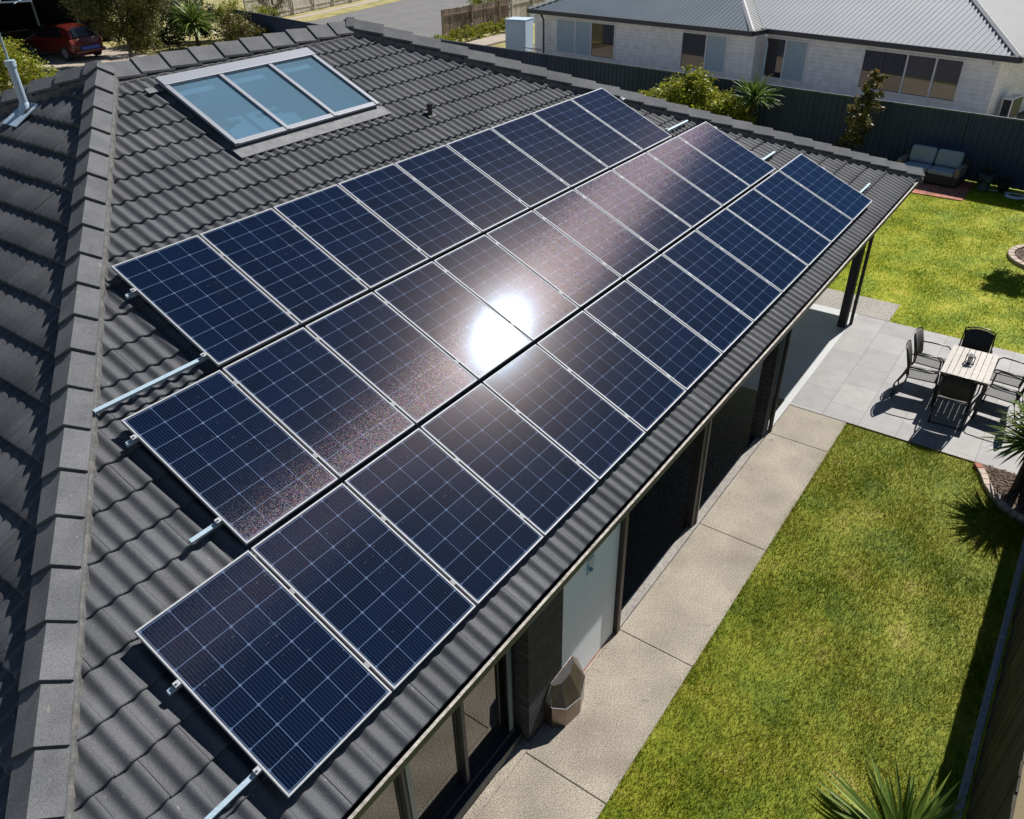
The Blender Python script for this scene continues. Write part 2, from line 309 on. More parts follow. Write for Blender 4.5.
# ------------------------------------------------------------------ solar cell material
def cell_mat(name, glit, streak, poly):
    m, nt, N, L, b = node_mat(name)
    uv = N.new('ShaderNodeUVMap'); uv.uv_map = 'UVMap'
    sp = N.new('ShaderNodeSeparateXYZ'); L.new(uv.outputs[0], sp.inputs[0])
    oi = N.new('ShaderNodeObjectInfo')
    def math_(op, a, b_=None, c=None):
        n = N.new('ShaderNodeMath'); n.operation = op
        for i, v in enumerate((a, b_, c)):
            if v is None: continue
            if isinstance(v, (int, float)): n.inputs[i].default_value = v
            else: L.new(v, n.inputs[i])
        return n.outputs[0]
    def edge(x, n):       # distance to nearest division line, 0..0.5 of a cell
        fr = math_('FRACT', math_('MULTIPLY', x, n))
        return math_('SUBTRACT', 0.5, math_('ABSOLUTE', math_('SUBTRACT', fr, 0.5)))
    eu, ev = edge(sp.outputs[0], 4), edge(sp.outputs[1], 8)
    lu = math_('LESS_THAN', eu, 0.0115); lv = math_('LESS_THAN', ev, 0.0145)
    line = math_('MAXIMUM', lu, lv)
    dia = math_('LESS_THAN', math_('ADD', eu, ev), 0.075)
    line = math_('MAXIMUM', line, dia)
    bus = math_('LESS_THAN', edge(sp.outputs[0], 4 * 9), 0.10)
    fing = math_('LESS_THAN', edge(sp.outputs[1], 8 * 26), 0.2)
    # per-cell tone
    cu = math_('FLOOR', math_('MULTIPLY', sp.outputs[0], 4)); cv = math_('FLOOR', math_('MULTIPLY', sp.outputs[1], 8))
    cb = N.new('ShaderNodeCombineXYZ'); L.new(cu, cb.inputs[0]); L.new(cv, cb.inputs[1]); L.new(math_('MULTIPLY', oi.outputs['Random'], 91.7), cb.inputs[2])
    wn_ = N.new('ShaderNodeTexWhiteNoise'); L.new(cb.outputs[0], wn_.inputs['Vector'])
    tc = N.new('ShaderNodeTexCoord')
    cr_ = N.new('ShaderNodeValToRGB'); cr_.color_ramp.elements[0].color = (0.0016, 0.0044, 0.012, 1); cr_.color_ramp.elements[1].color = (0.0030, 0.0095, 0.032, 1)
    nz = N.new('ShaderNodeTexNoise'); nz.inputs['Scale'].default_value = 2.5; nz.inputs['Detail'].default_value = 5; L.new(tc.outputs['Object'], nz.inputs['Vector'])
    L.new(math_('MULTIPLY_ADD', nz.outputs['Fac'], 0.7, math_('MULTIPLY', math_('SUBTRACT', wn_.outputs['Value'], 0.3), 0.45)), cr_.inputs[0])
    def mixc(f, a, bb):
        n = N.new('ShaderNodeMix'); n.data_type = 'RGBA'
        L.new(f, n.inputs[0])
        for i, v in ((6, a), (7, bb)):
            if isinstance(v, tuple): n.inputs[i].default_value = v
            else: L.new(v, n.inputs[i])
        return n.outputs[2]
    c0 = cr_.outputs[0]
    c0 = mixc(math_('MULTIPLY', bus, 0.55), c0, (0.022, 0.038, 0.075, 1))
    c1 = mixc(line, c0, (0.085, 0.125, 0.21, 1))
    # dust specks
    dn = N.new('ShaderNodeTexNoise'); dn.inputs['Scale'].default_value = 38; dn.inputs['Detail'].default_value = 1; L.new(tc.outputs['Object'], dn.inputs['Vector'])
    ds = math_('GREATER_THAN', dn.outputs['Fac'], 0.765)
    c1 = mixc(math_('MULTIPLY', ds, 0.25), c1, (0.30, 0.28, 0.25, 1))
    L.new(c1, b.inputs['Base Color'])
    b.inputs['Roughness'].default_value = 0.6; sock(b, 'Specular IOR Level', 0.0)
    # front glass: reflecting normal tilted by a set amount to steer the sun glint
    ge = N.new('ShaderNodeNewGeometry'); va = N.new('ShaderNodeVectorMath'); va.operation = 'ADD'; va.inputs[1].default_value = (-0.011, -0.067, -0.031)
    L.new(ge.outputs['Normal'], va.inputs[0]); vn = N.new('ShaderNodeVectorMath'); vn.operation = 'NORMALIZE'; L.new(va.outputs[0], vn.inputs[0])
    gs_ = N.new('ShaderNodeBsdfAnisotropic'); gs_.inputs['Roughness'].default_value = 0.062; gs_.inputs['Color'].default_value = (0.34, 0.64, 1.0, 1)
    L.new(vn.outputs[0], gs_.inputs['Normal']); fr_ = N.new('ShaderNodeFresnel'); fr_.inputs['IOR'].default_value = 1.33; L.new(vn.outputs[0], fr_.inputs['Normal'])
    mg = N.new('ShaderNodeMixShader'); L.new(fr_.outputs[0], mg.inputs[0]); L.new(b.outputs[0], mg.inputs[1]); L.new(gs_.outputs[0], mg.inputs[2])
    # crystal grain glint
    vo = N.new('ShaderNodeTexVoronoi'); vo.inputs['Scale'].default_value = 200 if poly else 240; L.new(tc.outputs['Object'], vo.inputs['Vector'])
    sub = N.new('ShaderNodeVectorMath'); sub.operation = 'SUBTRACT'; L.new(vo.outputs['Color'], sub.inputs[0]); sub.inputs[1].default_value = (0.5, 0.5, 0.5)
    sc = N.new('ShaderNodeVectorMath'); sc.operation = 'MULTIPLY'; L.new(sub.outputs[0], sc.inputs[0]); sc.inputs[1].default_value = (0.17 if poly else 0.10, 0.07 if poly else 0.05, 0)
    ad = N.new('ShaderNodeVectorMath'); ad.operation = 'ADD'; L.new(sc.outputs[0], ad.inputs[0]); L.new(vn.outputs[0], ad.inputs[1])
    n2 = N.new('ShaderNodeVectorMath'); n2.operation = 'NORMALIZE'; L.new(ad.outputs[0], n2.inputs[0])
    gl = N.new('ShaderNodeBsdfAnisotropic'); gl.inputs['Roughness'].default_value = streak[0]; gl.inputs['Anisotropy'].default_value = streak[1]; gl.inputs['Rotation'].default_value = streak[2]
    tg = N.new('ShaderNodeTangent'); tg.direction_type = 'UV_MAP'; tg.uv_map = 'UVMap'
    L.new(n2.outputs[0], gl.inputs['Normal']); L.new(tg.outputs[0], gl.inputs['Tangent'])
    hs = N.new('ShaderNodeMix'); hs.data_type = 'RGBA'; hs.inputs[0].default_value = 0.6
    hs.inputs[6].default_value = (glit, glit * 0.72, glit * 0.52, 1)
    mc = N.new('ShaderNodeMix'); mc.data_type = 'RGBA'; mc.blend_type = 'MULTIPLY'; mc.inputs[0].default_value = 1; vc = N.new('ShaderNodeTexVoronoi'); vc.inputs['Scale'].default_value = 170 if poly else 260; L.new(tc.outputs['Object'], vc.inputs['Vector']); L.new(vc.outputs['Color'], mc.inputs[6]); mc.inputs[7].default_value = (glit * 2.3, glit * 1.9, glit * 2.4, 1)
    L.new(mc.outputs[2], hs.inputs[7]); L.new(hs.outputs[2], gl.inputs['Color'])
    g2_ = N.new('ShaderNodeBsdfAnisotropic'); g2_.inputs['Roughness'].default_value = 0.24; g2_.inputs['Color'].default_value = (0.0028, 0.0022, 0.0018, 1)
    L.new(vn.outputs[0], g2_.inputs['Normal']); as2 = N.new('ShaderNodeAddShader'); L.new(mg.outputs[0], as2.inputs[0]); L.new(g2_.outputs[0], as2.inputs[1])
    ash = N.new('ShaderNodeAddShader'); L.new(as2.outputs[0], ash.inputs[0]); L.new(gl.outputs[0], ash.inputs[1])
    L.new(ash.outputs[0], N['Material Output'].inputs[0])
    return m
MT['cell'] = cell_mat('solar_cells', 0.0009, (0.32, 0.78, 0.25), False)
MT['cell_poly'] = cell_mat('solar_cells_grained', 0.0088, (0.34, 0.82, 0.25), True)

# ================================================================== HOUSE ROOF
PT = 0.423936                                    # roof pitch of the front face
cP, sP = math.cos(PT), math.sin(PT)
nF = Vector((0, -sP, cP)); tF = Vector((0, cP, sP)); sF = Vector((1, 0, 0))
def FP(x, t, off): return Vector((x, 0, 2.81)) + tF * t + nF * off      # a point on / above the panel plane
A = FP(4.0, 7.20 / cP, 0.02); B = FP(8.22, 7.22 / cP, 0.02)
F1 = FP(-2.08, -0.33 / cP, 0); F2 = FP(16.78, -0.25 / cP, -0.01)
yb = 18.2
hd = Vector((-0.63, 1.17, -0.356)); Cc = A + hd * ((A.x + 2.08) / 0.63); Cc.z = F1.z
D = Vector((16.9, yb, F1.z))
Cc.y = min(Cc.y, yb + 0.2)

house = empty('brick_house', (0, 0, 0), 0, 'dark tiled hip roofed brick house carrying the solar panels', 'house')

def tile_face(mb, O, S, T, Nn, s0, s1, t0, g, nc, clips, hole=None, lift=0.024, step=0.0125, wave=0.15, amp=0.031, tw=0.30, first=None):
    bm = bmesh.new()
    for i in range(nc):
        tl = t0 + i * g
        if first is not None and i == 0: tl = first
        gg = g
        if first is not None and i == 0: gg = t0 + 2 * g - first
        if first is not None and i == 1: continue
        off = (i % 2) * 0.15
        j0 = int(math.floor(s0 / tw)) - 1; j1 = int(math.ceil(s1 / tw)) + 1
        for j in range(j0, j1):
            a = j * tw + off; b_ = a + tw
            if b_ < s0 or a > s1: continue
            # quick reject with clip planes
            mid = O + S * ((a + b_) / 2) + T * (tl + g / 2)
            bad = False
            for (p, n) in clips:
                if (mid - p).dot(n) > 0.45: bad = True
            if bad: continue
            if hole and hole[0] + 0.12 < (a + b_) / 2 < hole[1] - 0.12 and hole[2] + 0.05 < tl + g / 2 < hole[3] - 0.05: continue
            rz = random.uniform(-1, 1) * 0.002; tz = random.uniform(-1, 1) * 0.0025; ty = random.uniform(-1, 1) * 0.003
            k = max(int(round(tw / step)), 4); rows = []
            for (dt, dh) in ((0, -0.006), (0.0, lift), (0.012, lift + 0.005), (gg * 0.5, lift * 0.62), (gg + 0.03, -0.001)):
                row = []
                for q in range(k + 1):
                    s = a + 0.0006 + (tw - 0.0012) * q / k
                    c = 0.5 + 0.5 * math.cos(2 * math.pi * (s / wave + 0.18))
                    hgt = amp * (c ** 1.15) + dh + rz + tz * (q / k - 0.5) * 2
                    if q == k: hgt -= 0.002
                    row.append(bm.verts.new(O + S * s + T * (tl + dt + ty) + Nn * hgt))
                rows.append(row)
            for r in range(len(rows) - 1):
                for q in range(k): bm.faces.new((rows[r][q], rows[r][q + 1], rows[r + 1][q + 1], rows[r + 1][q]))
    for (p, n) in clips:
        ge = bm.verts[:] + bm.edges[:] + bm.faces[:]
        bmesh.ops.bisect_plane(bm, geom=ge, plane_co=p, plane_no=n, clear_outer=True)
    return bm

def bm_obj(bm, name, m, parent, smooth=True):
    me = bpy.data.meshes.new(name); bm.normal_update(); bm.to_mesh(me); bm.free()
    if smooth:
        me.shade_smooth()
    me.materials.append(m); o = bpy.data.objects.new(name, me); COL.objects.link(o); o.parent = parent
    return o

def vplane(p, q, inside):      # vertical plane through p, q whose outer side is away from 'inside'
    d = (q - p); n = Vector((d.y, -d.x, 0)).normalized()
    if (inside - p).dot(n) > 0: n = -n
    return (p, n)

BO = -0.165
inF = Vector((6, 3, 3))
bmF = tile_face(None, Vector((0, 0, 2.81)) + nF * BO, sF, tF, nF, -2.6, 17.2, -0.472, 0.342, 26,
    [vplane(A, F1, inF), vplane(B, F2, inF), vplane(A, B, inF), (Vector((16.98, 0, 0)), Vector((1, 0, 0)))], hole=(4.55, 6.86, 6.04, 7.34), first=-0.332)
for v in bmF.verts: pass
bm_obj(bmF, 'roof_tiles', MT['tile'], house)
# left face
aL = math.atan2(A.z - F1.z, A.x - F1.x); nL = Vector((-math.sin(aL), 0, math.cos(aL))); tL = Vector((math.cos(aL), 0, math.sin(aL)))
OL = Vector((F1.x, 0, F1.z)) + nL * (-0.15); sL = Vector((0, -1, 0))
inL = Vector((0, 6, 3)); Lsl = (A - F1).length
bmL = tile_face(None, OL, sL, tL, nL, -18.3, 0.6, -0.03, 0.405, 17, [vplane(A, F1, inL), vplane(A, Cc, inL)], lift=0.042, step=0.0188)
bm_obj(bmL, 'roof_tiles', MT['tile'], house)
# far right face and back face (turned away from the photograph)
def plain_face(p, q, r, s_=None):
    pts = [p, q, r] + ([s_] if s_ else [])
    d = [x - Vector((0, 0, 0.14)) for x in pts]
    return d
nx = (F2 - B).cross(D - B).normalized(); nx = nx if nx.z > 0 else -nx
SE = (D - F2).normalized(); TE = nx.cross(SE); TE = TE if TE.z > 0 else -TE
bmE = tile_face(None, F2 - nx * 0.15, SE, TE, nx, -0.5, 19, -0.03, 0.38, 27, [vplane(B, F2, Vector((16, 8, 0))), vplane(B, D, Vector((16, 8, 0)))], step=0.075)
bm_obj(bmE, 'roof_tiles', MT['tile'], house)
nx = (Cc - A).cross(B - A).normalized(); nx = nx if nx.z > 0 else -nx
SE = Vector((1, 0, 0)); TE = nx.cross(SE); TE = TE if TE.z > 0 else -TE
bmE = tile_face(None, Cc - nx * 0.15, SE, TE, nx, -0.5, 19.6, -0.03, 0.38, 32, [vplane(A, Cc, Vector((6, 12, 0))), vplane(B, D, Vector((6, 12, 0))), vplane(A, B, Vector((6, 12, 0)))], step=0.075)
bm_obj(bmE, 'roof_tiles', MT['tile'], house)

def caps(p, q, name, L=0.42, hw=0.165, drop=0.105, bed=0.17):
    """overlapping angled cap tiles from the low point p to the high point q, with the mortar bed below"""
    p, q = Vector(p), Vector(q); d = q - p; tot = d.length; d.normalize()
    side = Vector((d.y, -d.x, 0)).normalized(); up = side.cross(d); up = up if up.z > 0 else -up
    mb = MB(); n = int(math.ceil(tot / L))
    for i in range(n):
        a = i * L - 0.0; b_ = min(a + L + 0.05, tot + 0.02)
        if tot - a < 0.08: break
        rr = random.uniform(-0.004, 0.004)
        for sgn in (1, -1):
            def P(t, wd, h): return p + d * t + side * (sgn * wd) + up * h
            h0, h1 = 0.030 + rr, -0.004
            vs = []
            for (t, h) in ((a, h0), (b_, h1)):
                vs += [P(t, 0, h), P(t, hw, h - drop), P(t, hw, h - drop - 0.026), P(t, 0, h - 0.03)]
            if sgn > 0:
                cv = vs
            mb.add(vs, [(0, 1, 5, 4), (1, 2, 6, 5), (0, 3, 2, 1), (4, 5, 6, 7), (2, 3, 7, 6)])
    o = mb.build(name, MT['cap'], house)
    mm = MB(); k = int(tot / 0.06)
    for sgn in (1, -1):
        vs = []; fs = []
        for i in range(k + 1):
            t = tot * i / k; e = random.uniform(0, 0.012)
            vs += [p + d * t + side * sgn * 0.12 + up * (-drop - 0.0), p + d * t + side * sgn * (bed + e) + up * (-drop * 1.1 - 0.03 + random.uniform(-0.006, 0.006)), p + d * t + side * sgn * (bed + 0.006 + e) + up * (-drop * 1.2 - 0.11)]
            if i:
                b0 = 3 * i
                fs += [(b0 - 3, b0, b0 + 1, b0 - 2), (b0 - 2, b0 + 1, b0 + 2, b0 - 1)]
        mm.add(vs, fs)
    mm.build('mortar_bed', MT['mortar'], house)
caps(F1, A, 'hip_capping', 0.42)
caps(F2, B, 'hip_capping', 0.47, 0.175, 0.115, 0.178)
caps(A - Vector((0, 0, 0.05)), B - Vector((0, 0, 0.05)), 'ridge_capping', 0.42, 0.19, 0.15, 0.192)
caps(Cc, A, 'hip_capping', 0.42, 0.165, 0.11, 0.168)
caps(D, B, 'hip_capping', 0.47)

# gutter and eaves, front
gx0, gx1 = -2.2, 17.02
mb = MB()
mb.box(gx0, gx1, -0.276, -0.264, 2.40, 2.498).box(gx0, gx1, -0.264, -0.150, 2.40, 2.412).box(gx0, gx1, -0.150, -0.138, 2.412, 2.47)
mb.box(gx0, gx0 + .01, -0.25, -0.15, 2.412, 2.5).box(gx1 - .01, gx1, -0.25, -0.15, 2.412, 2.5)
mb.build('gutter', MT['gutter'], house)
mb = MB(); mb.box(gx0, gx1, -0.290, -0.262, 2.500, 2.513)
x = gx0
mb.build('gutter_lip', MT['gutter_lip'], house, bevel=0.004)
mb = MB()
mb.box(-2.1, 16.9, -0.137, -0.115, 2.36, 2.50)
mb.build('fascia', MT['gutter'], house)
mb = MB(); mb.box(-2.05, 16.85, -0.114, 18.0, 2.37, 2.385)
mb.build('soffit', MT['nb_trim'], house)
mb = MB()
mb.box(-2.22, -2.12, -0.26, 18.2, 2.40, 2.51); mb.build('gutter', MT['gutter'], house); mb = MB(); mb.box(16.93, 17.03, -0.135, 18.2, 2.40, 2.51)
mb.build('gutter', MT['gutter'], house)

# walls
mb = MB()
mb.box(2.74, 3.37, 0.0, 0.24, 0, 2.37)
mb.box(-1.6, -1.36, 0.242, 17.6, 0, 2.37); mb.box(-1.36, 2.74, 0.30, 0.42, 2.22, 2.37)
mb.box(4.70, 4.92, 0.40, 4.1, 0, 2.37); mb.box(4.92, 15.9, 4.1, 4.34, 0, 2.37)
mb.box(15.66, 15.9, 4.34, 17.6, 0, 2.37); mb.box(-1.36, 15.66, 17.4, 17.6, 0, 2.37)
mb.build('wall', MT['brick'], house)
mb = MB(); mb.box(9.52, 9.76, -0.01, 0.20, 0, 2.37); mb.build('brick_pier', MT['brick'], house, bevel=0.006)

# strip of full height windows left of the brick
def window_unit(xs, y, z0, z1, fd=0.09):
    fr = MB()
    x0, x1 = xs[0], xs[-1]
    fr.box(x0, x1, y, y + fd, z1 - 0.06, z1).box(x0, x1, y - 0.03, y + fd, z0, z0 + 0.07)
    fr.box(x0 - 0.002, x1 + 0.002, y - 0.10, y + 0.02, z0 - 0.12, z0 - 0.002)
    for i, xx in enumerate(xs):
        wd = 0.05 if 0 < i < len(xs) - 1 else 0.045
        a = xx - wd if i == len(xs) - 1 else (xx if i == 0 else xx - wd / 2)
        fr.box(a, a + wd, y - 0.012, y + fd, z0 + 0.072, z1 - 0.062)
    o = fr.build('window', MT['winframe'], house, bevel=0.004)
    for a, b_ in zip(xs[:-1], xs[1:]):
        MB().box(a + 0.03, b_ - 0.03, y + 0.05, y + 0.058, z0 + 0.06, z1 - 0.05).build('pane', MT['glass'], o)
    return o
wo = window_unit([-1.3, 0.1, 1.10, 1.90, 2.70], 0.17, 0.17, 2.30)
MB().box(2.60, 2.655, 0.15, 0.165, 0.25, 2.2).build('jamb_trim', MT['winframe_lt'], wo)
MB().box(1.12, 1.17, 0.145, 0.156, 0.25, 2.2).build('jamb_trim', MT['winframe_lt'], wo)
MB().box(-1.36, 2.74, 0.30, 0.42, 0, 0.05).build('sill_course', MT['winframe'], house)
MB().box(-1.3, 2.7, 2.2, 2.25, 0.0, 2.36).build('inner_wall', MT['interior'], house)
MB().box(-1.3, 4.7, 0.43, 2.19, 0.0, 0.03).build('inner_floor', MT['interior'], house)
# white door
dr = MB().box(3.375, 4.555, 0.004, 0.05, 0.03, 2.30).build('door', MT['white'], house, bevel=0.003)
hb = MB(); hb.box(3.84, 3.97, -0.008, 0.003, 1.62, 1.82); hb.box(3.875, 3.905, -0.04, -0.0081, 1.66, 1.69)
hb.build('handle', M('door_plate', (0.25, 0.42, 0.50), 0.35, 0.4), dr)
MB().box(3.37, 4.62, 0.0, 0.10, 0.0, 0.029).build('door_sill', MT['brick_red'], house)
MB().box(3.372, 4.56, 0.002, 0.1, 2.305, 2.37).build('door_head', MT['winframe'], house)
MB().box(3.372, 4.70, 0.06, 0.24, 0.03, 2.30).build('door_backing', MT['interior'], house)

# posts and downpipes
def post(x0, x1, y0, y1, m, name='post'):
    return MB().box(x0, x1, y0, y1, 0, 2.37).build(name, m, house, bevel=0.004)
post(4.57, 4.645, -0.05, 0.06, MT['post']); post(4.657, 4.735, 0.0, 0.10, MT['dark_metal'])
post(6.86, 6.98, 0.02, 0.14, MT['dark_metal'])
MB().box(6.982, 7.012, 0.0, 0.03, 0, 2.37).build('downpipe', M('pipe_grey', (0.22, 0.21, 0.20), 0.4, 0.2), house)
post(14.24, 14.40, 0.02, 0.18, MT['dark_metal'])
def downpipe(x, y, r=0.035):
    mb = MB().tube([(x, y, 0.02), (x, y, 1.2), (x, y, 2.2), (x, y - 0.06, 2.41)], r, 10)
    for z in (0.5, 1.9): mb.tube([(x, y, z), (x, y, z + 0.03)], r + 0.006, 10)
    return mb.build('downpipe', MT['dark_metal'], house, smooth=False)
downpipe(9.84, -0.03); downpipe(14.50, -0.03)

# glazing of the outdoor room behind the first posts
MB().box(4.93, 9.4, 4.06, 4.09, 0.05, 2.2).build('glass_wall', MT['glass'], house)

# skylight -----------------------------------------------------------------
sx0, sx1, st0, st1 = 4.47, 6.93, 5.975, 7.42
top = -0.045; base = -0.19
sk = empty('skylight', (0, 0, 0)); sk.parent = house; del_ = None
O0 = FP(0, 0, 0)
def sbox(mb, a0, a1, t0, t1, o0, o1): return mb.obox(O0, sF, tF, nF, a0, a1, t0, t1, o0, o1)
mb = MB()
fw = 0.055
sbox(mb, sx0, sx1, st0, st0 + 0.045, base, top - 0.03); sbox(mb, sx0, sx1, st1 - 0.045, st1, base, top - 0.03)
sbox(mb, sx0, sx0 + 0.04, st0 + 0.046, st1 - 0.046, base, top - 0.03); sbox(mb, sx1 - 0.04, sx1, st0 + 0.046, st1 - 0.046, base, top - 0.03)
mb.build('kerb_upstand', M('upstand_blue', (0.05, 0.07, 0.09), 0.5, 0.3), sk)
mb = MB()
sbox(mb, sx0 - 0.02, sx1 + 0.02, st1 - 0.15, st1 + 0.03, top - 0.028, top + 0.025)       # wide head cover
sbox(mb, sx0 - 0.02, sx1 + 0.02, st0 - 0.02, st0 + fw, top - 0.028, top + 0.004)
wdt = (sx1 - sx0) / 3
for k in range(4):
    c = sx0 + wdt * k; hw_ = 0.03 if 0 < k < 3 else 0.035
    a, b_ = (c - hw_, c + hw_) if 0 < k < 3 else ((c - 0.02, c + 0.045) if k == 0 else (c - 0.045, c + 0.02))
    sbox(mb, a, b_, st0 + fw - 0.075, st1 - 0.151, top - 0.02, top + 0.014)
mb.build('frame', MT['skyframe'], sk, bevel=0.004)
for k in range(3):
    mb = MB(); sbox(mb, sx0 + wdt * k + 0.02, sx0 + wdt * (k + 1) - 0.02, st0 + 0.03, st1 - 0.14, top - 0.022, top - 0.016)
    mb.build('pane', MT['skyglass'], sk)
mb = MB()
sbox(mb, sx0 - 0.06, sx1 + 0.10, st0 - 0.20, st0 - 0.003, -0.120, -0.104)
sbox(mb, sx1 + 0.003, sx1 + 0.05, st0, st1 - 0.1, -0.120, -0.106)
sbox(mb, sx0 - 0.22, sx0 - 0.003, st1 - 0.14, st1 - 0.04, -0.112, -0.100)
mb.build('flashing', MT['lead'], sk)
mb = MB()   # shaft under the glass
sbox(mb, sx0 + 0.042, sx1 - 0.042, st0 + 0.047, st1 - 0.047, -0.62, -0.60)
mb.build('shaft_floor', M('shaft_floor', (0.60, 0.70, 0.76), 0.8), sk)
mb = MB()
sbox(mb, sx0 + 0.042, sx1 - 0.042, st1 - 0.064, st1 - 0.047, -0.6, -0.075); sbox(mb, sx0 + 0.042, sx1 - 0.042, st0 + 0.047, st0 + 0.06, -0.6, -0.075)
sbox(mb, sx0 + 0.042, sx0 + 0.055, st0 + 0.062, st1 - 0.066, -0.6, -0.075); sbox(mb, sx1 - 0.055, sx1 - 0.042, st0 + 0.062, st1 - 0.066, -0.6, -0.075)
mb.build('shaft_lining', M('shaft_lining', (0.55, 0.66, 0.72), 0.7), sk)
for k in range(3):
    mb = MB(); sbox(mb, sx0 + wdt * k + 0.10, sx0 + wdt * (k + 1) - 0.20, st1 - 0.32, st1 - 0.23, -0.12, -0.10)
    mb.build('blind_rail', MT['nb_trim'], sk)

# small roof vent
vb = FP(7.64, 5.06 / cP, -0.13)
mb = MB().tube([vb - Vector((0, 0, 0.05)), vb + Vector((0, 0, 0.10))], 0.035, 12).tube([vb + Vector((0, 0, 0.10)), vb + Vector((0, 0, 0.15))], 0.046, 12)
vp = mb.build('roof_vent', MT['dark_metal'], house, smooth=False)
mb = MB().obox(vb, sF, tF, nF, -0.08, 0.08, -0.07, 0.08, -0.005, 0.006); mb.build('flashing', MT['dark_metal'], vp)

# flue pipe with boot on the left face
pb = Vector((3.30, 7.91, 5.50))
mb = MB().tube([pb - Vector((0, 0, 0.1)), pb + Vector((0, 0, 0.60))], 0.047, 16).tube([pb + Vector((0, 0, 0.56)), pb + Vector((0, 0, 0.63))], 0.062, 16).tube([pb + Vector((0, 0, 0.10)), pb + Vector((0, 0, 0.115))], 0.052, 16)
fl = mb.build('flue_pipe', MT['vent_white'], house)
mb = MB().tube([pb - Vector((0.0, 0, 0.02)), pb + Vector((0, 0, 0.07)), pb + Vector((0, 0, 0.15))], [0.15, 0.085, 0.052], 16)
mb.obox(pb - tL * 0.02, sL, tL, nL, -0.17, 0.17, -0.24, 0.16, 0.062, 0.072)
mb.build('flashing_boot', MT['vent_white'], fl)

# TV antenna fixed beside the flue
an = empty('tv_antenna', pb + Vector((0.0, 0.02, 0.62)), 0, 'pale metal television antenna on a thin mast above the flue pipe', 'antenna')
MB().tube([(0, 0, -0.02), (0, 0, 1.35)], 0.014, 8).build('mast', MT['alu_blue'], an)
bmn = MB()
bdir = Vector((0.80, -0.60, 0)).normalized(); el = Vector((-bdir.y, bdir.x, 0))
for hz in (0.62, 0.74):
    bmn.tube([Vector((0, 0, hz)) - bdir * 0.55, Vector((0, 0, hz)) + bdir * 0.45], 0.010, 6)
bmn.build('boom', MT['alu_blue'], an)
for q in range(9):
    c = Vector((0, 0, 0.62 if q % 2 else 0.74)) + bdir * (-0.5 + 0.115 * q)
    MB().tube([c - el * (0.34 - 0.02 * q), c + el * (0.34 - 0.02 * q)], 0.006, 6).build('element', MT['alu_blue'], an)

# ================================================================== SOLAR PANELS
U = [0, 1.01, 2.02, 3.02, 4.00, 5.00, 6.01, 7.06, 8.10, 9.19, 10.32, 11.47, 12.67, 13.89]
V = [0.0, 1.60, 3.20, 4.78]
def make_panel(x0, x1, t0, t1, row, idx, label, proto_mat):
    gx, gt = 0.013, 0.026
    x0 += gx; x1 -= gx; t0 += gt if t0 > 0 else 0; t1 -= gt if row != 2 else 0
    org = FP((x0 + x1) / 2, (t0 + t1) / 2, 0)
    p = empty('solar_panel', org, 0, label, 'solar panel', 'solar panels in three stepped rows on the roof')
    hw_, hh = (x1 - x0) / 2, (t1 - t0) / 2; lip = 0.015
    jr = random.uniform(-0.0025, 0.0025)
    def loc(a, t, o): return Vector((a, 0, 0)) + tF * t + nF * (o + jr)
    mb = MB()
    Z = Vector((0, 0, 0))
    def bx(a0, a1, b0, b1, o0, o1): mb.obox(Z, sF, tF, nF, a0, a1, b0, b1, o0 + jr, o1 + jr)
    bx(-hw_, hw_, -hh, -hh + lip, -0.035, 0); bx(-hw_, hw_, hh - lip, hh, -0.035, 0)
    bx(-hw_, -hw_ + lip, -hh + lip + .0005, hh - lip - .0005, -0.035, 0); bx(hw_ - lip, hw_, -hh + lip + .0005, hh - lip - .0005, -0.035, 0)
    mb.build('frame', MT['alu'], p, bevel=0.0015)
    a, t = hw_ - lip + 0.001, hh - lip + 0.001; o_ = -0.004
    me = bpy.data.meshes.new('cell_glass')
    vs = [loc(-a, -t, o_), loc(a, -t, o_), loc(a, t, o_), loc(-a, t, o_), loc(-a, -t, o_ - 0.01), loc(a, -t, o_ - 0.01), loc(a, t, o_ - 0.01), loc(-a, t, o_ - 0.01)]
    me.from_pydata([tuple(v) for v in vs], [], [(0, 1, 2, 3), (7, 6, 5, 4), (0, 4, 5, 1), (1, 5, 6, 2), (2, 6, 7, 3), (3, 7, 4, 0)])
    uvl = me.uv_layers.new(name='UVMap')
    mu = 0.012 / (2 * a); mv = 0.012 / (2 * t)
    uvs = [(-mu, -mv), (1 + mu, -mv), (1 + mu, 1 + mv), (-mu, 1 + mv)]
    for li in range(4): uvl.data[li].uv = uvs[li]
    me.materials.append(proto_mat)
    o = bpy.data.objects.new('cell_glass', me); COL.objects.link(o); o.parent = p
    return p
ordn = ['first', 'second', 'third', 'fourth', 'fifth', 'sixth', 'seventh', 'eighth', 'ninth', 'tenth', 'eleventh', 'twelfth', 'thirteenth']
rows = [(0, 0, 13, 'bottom row by the gutter', 'cell'), (1, 1, 12, 'middle row', 'cell_poly'), (2, 2, 11, 'top row below the skylight', 'cell')]
for r, k0, k1, rn, mk in rows:
    n = k1 - k0
    for k in range(k0, k1):
        q = k - k0
        if q == 0: pos = 'nearest the left hip'
        elif q == n - 1: pos = 'at the far end'
        else: pos = '%s from the left end' % ordn[q]
        make_panel(U[k], 11.37 if (r == 2 and k == 10) else U[k + 1], V[r], V[r + 1], r, k, 'dark blue solar panel of the %s, %s' % (rn, pos), MT[mk])

